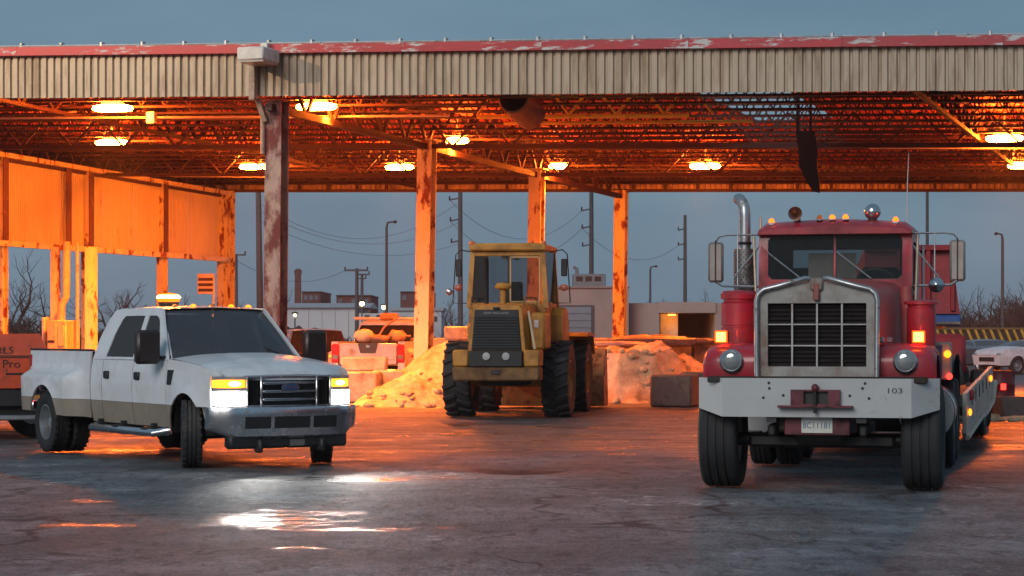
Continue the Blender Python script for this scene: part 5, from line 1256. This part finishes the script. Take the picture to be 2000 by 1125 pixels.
# ---------------- yellow and black slatted barrier, parked cars on the right
ba = thing('slatted_barrier', 'long low barrier of slanted yellow slats behind the parked cars', 'barrier', at(1990, 653, 98) - Vector((0, 0, 1.59)), 0)
BY = M('barrier_yellow', (.42, .27, .03), .55, dirt=(.12, .08, .03), damt=.3)
MB().box(-5.6, 6, .08, .12, .5, 1.9).build('backing', M('barrier_black', (.02, .02, .022), .6), ba)
for z in (.55, 1.85): MB().box(-5.2, 6, .0, .14, z - .05, z + .05, .01).build('rail', M('barrier_rail', (.12, .08, .03), .6), ba)
sl = MB().prism([(0, 1.80), (.12, 1.80), (.62, .6), (.50, .6)], 'y', -.02, .06).mesh('slat', BY, 0)
for k in range(31): link('slat', sl, ba, (-5.2 + .35 * k, 0, 0))
for k in range(6): MB().box(-5.2 + 2.2 * k, -5.1 + 2.2 * k, .15, .25, 0, 1.9).build('post', DARKMETAL, ba)
def car(label, cat, loc, rz, paint, suv=True, group=None):
    t = thing('parked_car', label, cat, loc, rz, group)
    top = 1.72 if suv else 1.36
    yf = lambda x, z: pw([(.3, .86), (.7, .93), (1.0, .92), (top, .66)], z) - .10 * sst(1.6, 2.3, abs(x))
    for sd in (-1, 1):
        o = [(2.2, .35), (1.85, .35)] + arc(1.4, .36, .38, 0, 180, 10) + arc(-1.4, .36, .38, 0, 180, 10) + [(-1.85, .35), (-2.2, .4), (-2.25, .9), (-2.1, 1.08), (-1.75, top - .04), (-.2, top), (.35, top - .05), (1.05, 1.08), (2.0, .95), (2.25, .75)]
        wi = [(-1.85, 1.12), (-1.62, top - .12), (-.2, top - .09), (.28, top - .13), (.82, 1.1)]
        panel(o, [wi], yf, sd, [k * .25 - 2.2 for k in range(18)], (.5, .7, .85, 1.0, 1.2, 1.4), .03).build('body_side', paint, t, 40)
        panel(wi, [], lambda x, z: yf(x, z) - .012, sd, (), (1.2, 1.4), .005).build('side_window', DARKGLASS, t, 40)
        for x in (1.4, -1.4): wheel(t, (x, sd * .80, .34), .34, .22, .21, sd, 'road', 0, .3)
        MB().box(2.10, 2.24, sd * .55, sd * .82, .72, .84, .03).build('headlight', CLEARL, t); MB().box(-2.24, -2.12, sd * .6, sd * .84, .85, 1.05, .02).build('tail_light', REDL, t)
    hwf = lambda x, z: yf(x, z) - .005
    for nm, pth, mt_ in (('hood', [(2.24, .75), (2.0, .955), (1.05, 1.085)], paint), ('windshield', [(1.05, 1.085), (.35, top - .05)], DARKGLASS), ('roof', [(.35, top - .05), (-.2, top), (-1.75, top - .04)], paint),
                     ('rear_window', [(-1.75, top - .04), (-2.1, 1.08)], DARKGLASS), ('tail', [(-2.1, 1.08), (-2.25, .9), (-2.2, .4)], paint), ('front_bumper', [(2.24, .75), (2.22, .35)], paint)):
        m = MB(); m.loft([[(x + (.03 if abs(k) < .9 and nm in ('hood',) else 0), k * hwf(x, z), z + .03 * (1 - k * k)) for k in (-1, -.7, -.3, 0, .3, .7, 1)] for x, z in pth], closed=False); m.build(nm, mt_, t, 50)
    MB().box(2.225, 2.245, -.45, .45, .5, .68, .01).build('grille', BLACK, t); MB().box(-2.0, 2.0, -.7, .7, .3, .5).build('floor_pan', BLACK, t)
    return t
car('dark blue grey parked car seen from the front beyond the trailer', 'car', (gpx(1930, 90), 90, 0), -PI / 2 + .1, M('car_bluegrey', (.06, .08, .10), .3, coat=.4), False)
car('white parked car cut by the right picture edge under the yellow barrier', 'car', (gpx(2010, 87), 87, 0), PI + .5, M('car_white', (.62, .64, .66), .3, coat=.4), False)
m = MB(); m.lathe([(.28, 0), (.29, .02), (.29, .28), (.305, .30), (.29, .32), (.29, .58), (.305, .60), (.29, .62), (.29, .86), (.27, .88), (.001, .87)], None, 24); o = m.build('steel_barrel', M('barrel_red', (.16, .012, .016), .45, dirt=(.06, .02, .015), damt=.5)); o.location = (gpx(1953, 42.5), 42.5, 0); tag(o, 'dark red steel barrel behind the end of the trailer', 'barrel')
MB().box(-.05, .05, -.31, -.295, .5, .62, .01).build('reflector', REDG, o)  # red glow is put into the reflector's own surface
car('dark parked car between the white pickup hood and the orange lit pickup', 'car', (gpx(606, 60), 60, 0), PI / 2 + .2, M('car_black', (.02, .022, .025), .3, coat=.4))

# ---------------- buildings
BG1 = M('grey_block_wall', (.30, .27, .25), .75, var=.06, scale=.5, dirt=(.2, .17, .15), damt=.2, dscale=.6, dsharp=.4)
b1 = thing('grey_building', 'low grey building with a blue roller door behind the loader', 'building', (gpx(1240, 96), 96, 0), 0)
def bx_(b, nm, x0p, x1p, ztop, Y, d, mat_, par, zbot=0.0):
    X0, X1 = gpx(x0p, Y) - par.location.x, gpx(x1p, Y) - par.location.x; yy = Y - par.location.y
    return MB().box(X0, X1, yy, yy + d, zbot, ztop, b).build(nm, mat_, par, 0)
z_ = lambda py, Y: CAMZ + (HOR - py) * Y / FPX
bx_(0, 'tall_wing', 1072, 1228, z_(563, 96), 96, 14, BG1, b1); bx_(0, 'parapet', 1070, 1230, z_(559, 96), 95.9, 14.2, M('coping', (.24, .21, .2), .7), b1, z_(563, 96) + .01)
bx_(0, 'low_wing', 1229, 1288, z_(592, 97), 97, 12, BG1, b1); bx_(0, 'low_wing', 1396, 1520, z_(592, 97), 97, 12, BG1, b1)
bx_(0, 'canopy_beam', 1286, 1398, z_(590, 97), 96.9, 12, BG1, b1, z_(611, 97)); bx_(0, 'back_wall', 1286, 1398, z_(611, 97) - .02, 104, .3, M('dark_inside', (.10, .09, .085), .8), b1)
bx_(0, 'lit_pier', 1290, 1324, z_(611, 97) - .03, 98.2, 2.5, M('pier_pale', (.5, .42, .32), .7), b1)
fr = bx_(0, 'door_frame', 1088, 1160, z_(596, 96), 95.93, .1, M('door_frame_blue', (.03, .06, .08), .5), b1)
n = 9; zt = z_(599, 96); 
for k in range(n): bx_(.012, 'door_slat', 1092, 1155, zt * (k + 1) / n - .012, 95.88, .08, M('door_blue', (.13, .21, .25), .5, var=.08), b1, zt * k / n)
ru = thing('rooftop_unit', 'boxy air unit with small vents on the roof of the grey building', 'air unit', (gpx(1150, 99), 99, z_(559, 96)), 0)
MB().box(-.75, .75, -.6, .6, 0, .62, .03).build('casing', M('unit_grey', (.14, .17, .19), .6), ru)
for k in range(3): MB().box(-.6 + .42 * k, -.3 + .42 * k, -.62, -.6, .28, .5).build('vent', BLACK, ru)
m = MB(); m.tube([(-.55, 0, .62), (-.55, 0, .85), (-.7, 0, .95)], .09, 8); m.build('vent_pipe', M('unit_grey', (.14, .17, .19)), ru)
wl = bpy.data.lights.new('soffit_lamp', 'POINT'); wl.energy = 26; wl.color = (1, .33, .05); wl.shadow_soft_size = .15
sl_ = thing('soffit_lamp', 'orange lamp under the porch of the grey building', 'lamp', (gpx(1312, 97.6), 97.6, z_(614, 97.5)), 0)
MB().box(-.2, .2, -.1, .1, .0, .08, .01).build('housing', HOUS, sl_); MB().box(-.17, .17, -.08, .08, -.04, -.002, .01).build('lens', EM('soffit_glow', (1, .3, .04), 12), sl_)
wlo = bpy.data.objects.new('soffit_light', wl); COL.objects.link(wlo); wlo.parent = sl_; wlo.location = (0, -.1, -.25)
# long white shed with gable, brick blocks, chimney
b2 = thing('white_shed', 'long white low building below the two small street lamps', 'building', (gpx(650, 150), 150, 0), 0)
WSH = M('white_shed_wall', (.52, .53, .55), .7, var=.06, scale=.3, dirt=(.36, .36, .37), damt=.3, dscale=.3, dsharp=.4)
bx_(0, 'long_wall', 552, 700, z_(601, 150), 150, 10, WSH, b2); 
X0, X1 = gpx(548, 150) - b2.location.x, gpx(722, 150) - b2.location.x
m = MB(); m.loft([[(X0, -.3, z_(601, 150)), (X0, 10.5, z_(601, 150)), (X0, 5, z_(590, 150))], [(X1, -.3, z_(601, 150)), (X1, 10.5, z_(601, 150)), (X1, 5, z_(590, 150))]]); m.build('roof', M('shed_roof', (.30, .33, .36), .6), b2, 0)
bx_(0, 'gable_wall', 701, 760, z_(612, 149), 149, 9, WSH, b2)
for a, b in ((712, 722), (735, 744)): bx_(0, 'door', a, b, z_(615, 149), 148.95, .1, M('shed_door', (.05, .06, .07), .6), b2)
for k in range(5): bx_(0, 'wall_rib', 575 + 26 * k, 576.5 + 26 * k, z_(602, 150), 149.95, .1, WSH, b2)
b3 = thing('white_shed', 'small pale shed behind the thick yellow column, right of the long white building', 'building', (gpx(800, 165), 165, 0), 0)
bx_(0, 'wall', 764, 862, z_(607, 165), 165, 8, WSH, b3); bx_(0, 'roof', 760, 866, z_(601, 165), 164.8, 8.4, M('shed_roof', (.30, .33, .36)), b3, z_(607, 165) + .01)
for a in (785, 845): bx_(0, 'window', a, a + 9, z_(618, 165), 164.95, .1, M('shed_door', (.05, .06, .07)), b3, z_(628, 165))
BRK = M('far_brick', (.13, .055, .05), .8, var=.2, scale=1.5)
for px0, px1, py, lab in ((590, 626, 571, 'small brick building beside the tall chimney'), (657, 724, 578, 'wide low brick building behind the twin pole crossarms'), (782, 842, 571, 'brick building with pale panel left of the thick yellow column')):
    Y = 210; t = thing('brick_building', lab, 'building', (gpx((px0 + px1) / 2, Y), Y, 0), 0, 'far brick buildings')
    bx_(0, 'wall', px0, px1, z_(py, Y), Y, 12, BRK, t); bx_(0, 'roof', px0 - 1, px1 + 1, z_(py - 2, Y), Y - .2, 12.4, M('far_roof', (.06, .06, .065), .7), t, z_(py, Y) + .01)
    for k in range(3): a = lerp(px0 + 4, px1 - 12, k / 2); bx_(0, 'window', a, a + 7, z_(py + 6, Y), Y - .06, .1, M('far_pane', (.12, .15, .18), .3), t, z_(py + 15, Y))
ch = thing('chimney', 'tall brick chimney stack standing alone left of the white shed', 'chimney', (gpx(582, 205), 205, 0), 0)
m = MB(); h = z_(527, 205); m.loft([[(x * r, y * r, z) for x, y in ((-1, -1), (1, -1), (1, 1), (-1, 1))] for z, r in ((0, .36), (h - .4, .27), (h - .4, .33), (h, .33))]); m.build('stack', BRK, ch, 0)
MB().box(-.2, .2, -.2, .2, h, h + .1).build('rim', M('far_roof', (.06, .06, .065)), ch)

# ---------------- poles, lamps, wires
WOOD = M('pole_wood', (.075, .08, .085), .85, var=.3, scale=8)
def pole(px, base, top, Y, r, label, arms=(), cat='utility pole', lean=0.0):
    t = thing('utility_pole', label, cat, (gpx(px, Y), Y, 0), 0, 'poles beyond the canopy')
    h = z_(top, Y); m = MB(); m.tube([(lean, 0, -.2), (0, 0, h)], [r * 1.25, r * .85], 8); m.build('pole', WOOD, t)
    for (py, a, b, th) in arms:
        z = z_(py, Y); A, B = a * Y / FPX, b * Y / FPX
        m = MB(); m.bar((A, -.1, z), (B, -.1, z + (.12 if A * B >= 0 else 0)), th); am = m.build('crossarm', WOOD, t)
        for q in ((A, B) if A * B < 0 else ((A,) if abs(A) > abs(B) else (B,))): MB().cyl((q * .95, -.1, z), (q * .95, -.1, z + .22), .05, n=6).build('insulator', BLACK, am)
    return t
pole(504, 0, 330, 88, .13, 'thick bare wooden pole between the left corner column and the rusty front column', (), lean=.12)
pole(461, 0, 496, 130, .12, 'short pole with one wide crossarm just right of the left corner column', ((498, -15, 19, .1),))
pole(697, 0, 524, 140, .13, 'taller of two crossarm poles above the white shed', ((528, -24, 22, .13),))
pole(707, 0, 536, 150, .12, 'shorter of two crossarm poles above the white shed', ((536, -12, 15, .1), (544, -8, 8, .08)))
pole(899, 0, 330, 120, .14, 'tall pole with left arms just left of the loader cab', ((391, -22, 0, .08), (432, -20, 0, .08), (474, -18, 0, .08)))
pole(1155, 0, 330, 125, .14, 'tall pole with left arms above the grey building roof unit', ((412, -20, 0, .08), (446, -19, 0, .08), (481, -18, 0, .08)))
pole(1338, 0, 420, 150, .13, 'tall pole with left arms left of the truck exhaust stack', ((450, -14, 0, .09), (479, -14, 0, .09), (508, -14, 0, .09)))
pole(1811, 0, 330, 92, .07, 'slim dark pole rising behind the cab of the red truck')
def street_lamp(px, top, Y, label, arm, r=.07):
    t = thing('street_lamp', label, 'street lamp', (gpx(px, Y), Y, 0), 0, 'unlit street lamps beyond the canopy')
    h = z_(top, Y); m = MB(); m.tube([(0, 0, 0), (0, 0, h - .3), (arm * .15, 0, h - .05), (arm, 0, h)], [r * 1.3, r, r * .8, r * .6], 8); m.build('pole', WOOD, t)
    MB().box(min(arm, arm * 1.5), max(arm, arm * 1.5), -.15, .15, h - .08, h + .06, .03).build('lamp_head', BLACK, t); return t
street_lamp(755, 433, 110, 'slender street lamp standing against the sky left of the thick yellow column', .35)
street_lamp(1270, 520, 140, 'small street lamp behind the grey building left of the tall arm pole', .3)
street_lamp(1958, 456, 105, 'slender street lamp above the bare trees at the right edge', -.25)
BULB = EM('street_bulb', (1.0, .80, .36), 9.0)
for px, py, Y, lab in ((707, 593, 146, 'lit yellow street lamp under the twin crossarm poles'), (750, 600, 146, 'lit yellow street lamp at the foot of the slender street lamp pole'), (576, 616, 140, 'dim lit lamp at the left end of the white shed')):
    t = thing('lit_street_lamp', lab, 'street lamp', (gpx(px, Y), Y, 0), 0); h = z_(py, Y)
    m = MB(); m.tube([(0, 0, 0), (0, 0, h)], .05, 6); m.build('pole', WOOD, t); MB().ball((0, -.05, h), .17 if px > 600 else .10, 12).build('bulb', BULB, t); MB().lathe([(.25, .12), (.2, .2), (.001, .24)], Matrix.Translation((0, 0, h)), 12).build('lamp_cap', BLACK, t)
def wire(a, b, sag, label, r=.011):
    pts = [a.lerp(b, k / 16) - Vector((0, 0, sag * 4 * (k / 16) * (1 - k / 16))) for k in range(17)]
    m = MB(); m.tube(pts, r, 4); return tag(m.build('overhead_wire', M('wire_black', (.06, .065, .07), .6)), label, 'wire', 'overhead wires behind the canopy')
for (x0, y0, x1, y1, s, lab) in ((504, 395, 899, 393, 2.0, 'topmost overhead wire sagging between the thick bare pole and the first armed pole'), (504, 410, 899, 433, 1.5, 'second overhead wire sagging between the thick bare pole and the first armed pole'), (504, 430, 899, 475, 1.2, 'lowest overhead wire between the thick bare pole and the first armed pole'),
                           (879, 391, 1137, 411, 1.8, 'upper overhead wire between the two tall armed poles behind the loader'), (879, 432, 1137, 446, 1.8, 'lower overhead wire between the two tall armed poles behind the loader'), (1137, 446, 1325, 479, 1.2, 'overhead wire running right to the pole by the exhaust stack'), (446, 497, 676, 527, 1.0, 'overhead wire between the crossarm poles over the white shed')):
    wire(at(x0, y0, 110), at(x1, y1, 122), s, lab)

# ---------------- bare trees and scrub
BARK = M('bare_bark', (.032, .026, .024), .9, var=.3)
TWIG = M('bare_twigs', (.045, .035, .034), .9, var=.3)
def tree_mesh(seed, h, spread=1.0, levels=6):
    r = random.Random(seed); tm, cm = MB(), MB()
    def grow(p, d, L, rad, lev):
        n = 3; pts = [p]; q = p; dd = d
        for k in range(n):
            dd = (dd + Vector((r.uniform(-1, 1), r.uniform(-1, 1), r.uniform(-.4, .7))) * .16).normalized(); q = q + dd * L / n; pts.append(q)
        (tm if lev < 2 else cm).tube(pts, [lerp(rad, rad * .65, k / n) for k in range(n + 1)], 6 if lev < 2 else 3, lev < 2)
        if lev >= levels: return
        for k in range(r.choice((2, 3, 3)) if lev < 3 else r.choice((2, 2, 3))):
            t_ = r.uniform(.35, 1.0); b = pts[0].lerp(pts[-1], t_) if k else pts[-1]
            ax = Vector((r.uniform(-1, 1), r.uniform(-1, 1), r.uniform(-.25, .55))).normalized()
            nd = (dd * (.85 if k == 0 else .55) + ax * spread * (.45 if k == 0 else .85)).normalized()
            grow(b, nd, L * r.uniform(.58, .8), rad * (.62 if k == 0 else .48), lev + 1)
        if lev == 1:
            for k in range(2):
                ax = Vector((r.uniform(-1, 1), r.uniform(-1, 1), r.uniform(0, .6))).normalized(); grow(pts[1].lerp(pts[2], r.random()), (dd * .4 + ax).normalized(), L * .6, rad * .4, lev + 1)
    grow(Vector((0, 0, -.1)), Vector((0, 0, 1)), h * .30, h * .026, 0)
    return tm.mesh('trunk', BARK, 60, False), cm.mesh('crown', TWIG, 0, False)
TM = [tree_mesh(3, 7), tree_mesh(8, 7, 1.15), tree_mesh(21, 7, .9), tree_mesh(34, 7, 1.25)]
def tree(k, px, Y, h, label, group='bare trees beyond the yard'):
    t = thing('bare_tree', label, 'tree', (gpx(px, Y), Y, 0), RND.uniform(0, 6.28), group); a, b = TM[k]
    s = h / 7; t.scale = (s, s, s); link('trunk', a, t); link('crown', b, t); return t
for i, (k, px, Y, h, lab) in enumerate(((0, 45, 96, 6.6, 'bare tree at the far left edge under the wall panels'), (1, 85, 104, 5.2, 'lower bare tree just left of the pump cabinet posts'), (2, 215, 92, 5.6, 'bare tree right of the wide left wall post'), (3, 262, 98, 5.0, 'wide bare tree behind the pickup roof, left of its beacon'), (1, 355, 100, 4.4, 'bare tree behind the amber beacon'),
                            (3, 478, 150, 6.0, 'bare tree behind the short crossarm pole'), (0, 535, 160, 6.0, 'bare tree partly behind the rusty front column'), (2, 625, 230, 7.0, 'faint bare tree between the chimney and the crossarm poles'), (1, 885, 150, 5.0, 'bare tree low behind the left mirror of the loader'), (0, 868, 175, 6.0, 'bare tree just right of the thick yellow column'),
                            (2, 1133, 118, 5.4, 'small bare tree behind the roof unit'), (3, 1303, 170, 6.6, 'round bare tree above the low wing of the grey building'), (1, 1385, 165, 6.4, 'bare tree hidden partly by the truck mirror'), (2, 1245, 170, 6.4, 'bare tree right of the last column'),
                            (0, 1866, 128, 5.2, 'bare tree nearest the red dump body on the right'), (3, 1885, 120, 5.0, 'broad bare tree right of the dump body'), (1, 1908, 125, 5.6, 'bare tree left of the right hand street lamp'), (2, 1932, 118, 5.6, 'tall bare tree just left of the street lamp'), (0, 1956, 124, 5.4, 'bare tree directly behind the right street lamp'), (3, 1978, 116, 5.6, 'bare tree right of the street lamp'), (1, 2002, 120, 6.0, 'bare tree cut by the right picture edge'))):
    tree(k, px, Y, h, lab)
def scrub(name, x0p, x1p, Y, h, n, seed, label, mat_=TWIG):
    r = random.Random(seed); m = MB(); X0, X1 = gpx(x0p, Y), gpx(x1p, Y)
    for k in range(n):
        x = r.uniform(X0, X1); y = Y + r.uniform(-1.5, 3.5); hh = h * r.uniform(.5, 1) * (.7 + .5 * noise.noise((x * .35, seed, 0)))
        a = r.uniform(0, 6.28); p = Vector((x, y, 0))
        for b in range(3):
            q = p + Vector((math.cos(a + b * 2.1) * .45 * hh * r.random(), math.sin(a + b * 2.1) * .3 * hh, hh * r.uniform(.6, 1))); m.tube([p, p.lerp(q, .5) + Vector((r.uniform(-.1, .1), 0, .1)), q], [.05, .035, .02], 3, False)
            for c in range(5):
                e = p.lerp(q, r.uniform(.4, .95)); m.tube([e, e + Vector((r.uniform(-.4, .4), r.uniform(-.3, .3), r.uniform(.1, .5)))], [.026, .014], 3, False)
    o = m.build(name, mat_, ang=0, recalc=False); return tag(o, label, 'scrub', None, 'stuff')
scrub('undergrowth', 1825, 2060, 112, 3.9, 900, 5, 'dark tangled scrub behind the slatted barrier')
scrub('undergrowth', -60, 420, 92, 2.6, 620, 6, 'dark scrub beyond the left wall posts')
scrub('undergrowth', 555, 705, 120, 1.5, 300, 7, 'dark scrub in front of the white shed')
scrub('undergrowth', 845, 925, 110, 1.9, 200, 9, 'dark scrub left of the loader')
bk_ = MB(); bk_.grid(lambda i, j: (lerp(gpx(560, 118), gpx(720, 118), i), lerp(112, 124, j), max(-.1, (2.35 - 1.1 * sst(.25, .9, i)) * math.sin(PI * min(1, max(0, j))) * (.8 + .3 * noise.noise((i * 9, j * 4, 2))))), 40, 16)
o = bk_.build('earth_bank', M('dark_earth', (.03, .027, .024), .95, var=.3), ang=180, recalc=False); o['kind'] = 'structure'

# yard floodlight on a pole left of the picture: it throws the shadow of the light box along the fascia
yl_ = thing('yard_floodlight', 'warm floodlight on a tall pole beyond the left picture edge', 'floodlight', (-22.5, 36.5, 0), 0)
m = MB(); m.tube([(0, 0, 0), (0, 0, 13.0)], [.14, .09], 8); m.build('pole', WOOD, yl_)
yh = MB().box(-.05, .45, -.3, .3, 12.6, 13.1, .04).build('flood_head', BLACK, yl_)
MB().box(.452, .46, -.25, .25, 12.66, 13.04).build('lens', EM('flood_lens', (1, .8, .55), 20), yh)
fl = bpy.data.lights.new('flood_beam', 'SPOT'); fl.energy = 9500; fl.spot_size = math.radians(62); fl.spot_blend = 1.0; fl.color = (1.0, .74, .47); fl.shadow_soft_size = .12
flo = bpy.data.objects.new('flood_beam', fl); COL.objects.link(flo); flo.parent = yl_; flo.location = (.6, 0, 12.8)
flo.rotation_euler = (Vector((-21.9, 36.5, 12.8)) - Vector((-8.0, 47.0, 7.6))).to_track_quat('Z', 'Y').to_euler()
# ================================================================ HAZE
hm = bpy.data.materials.new('thin_haze'); hm.use_nodes = True
hn = hm.node_tree.nodes; hn.clear(); ho_ = hn.new('ShaderNodeOutputMaterial'); hv = hn.new('ShaderNodeVolumePrincipled')
hv.inputs['Density'].default_value = .0003; hv.inputs['Color'].default_value = (.86, .88, .9, 1); hv.inputs['Anisotropy'].default_value = .3
hm.node_tree.links.new(hv.outputs[0], ho_.inputs['Volume'])
hz = MB().box(-2600, 2600, -70, 3600, -1.0, 26).build('haze', hm, ang=0); hz['kind'] = 'stuff'
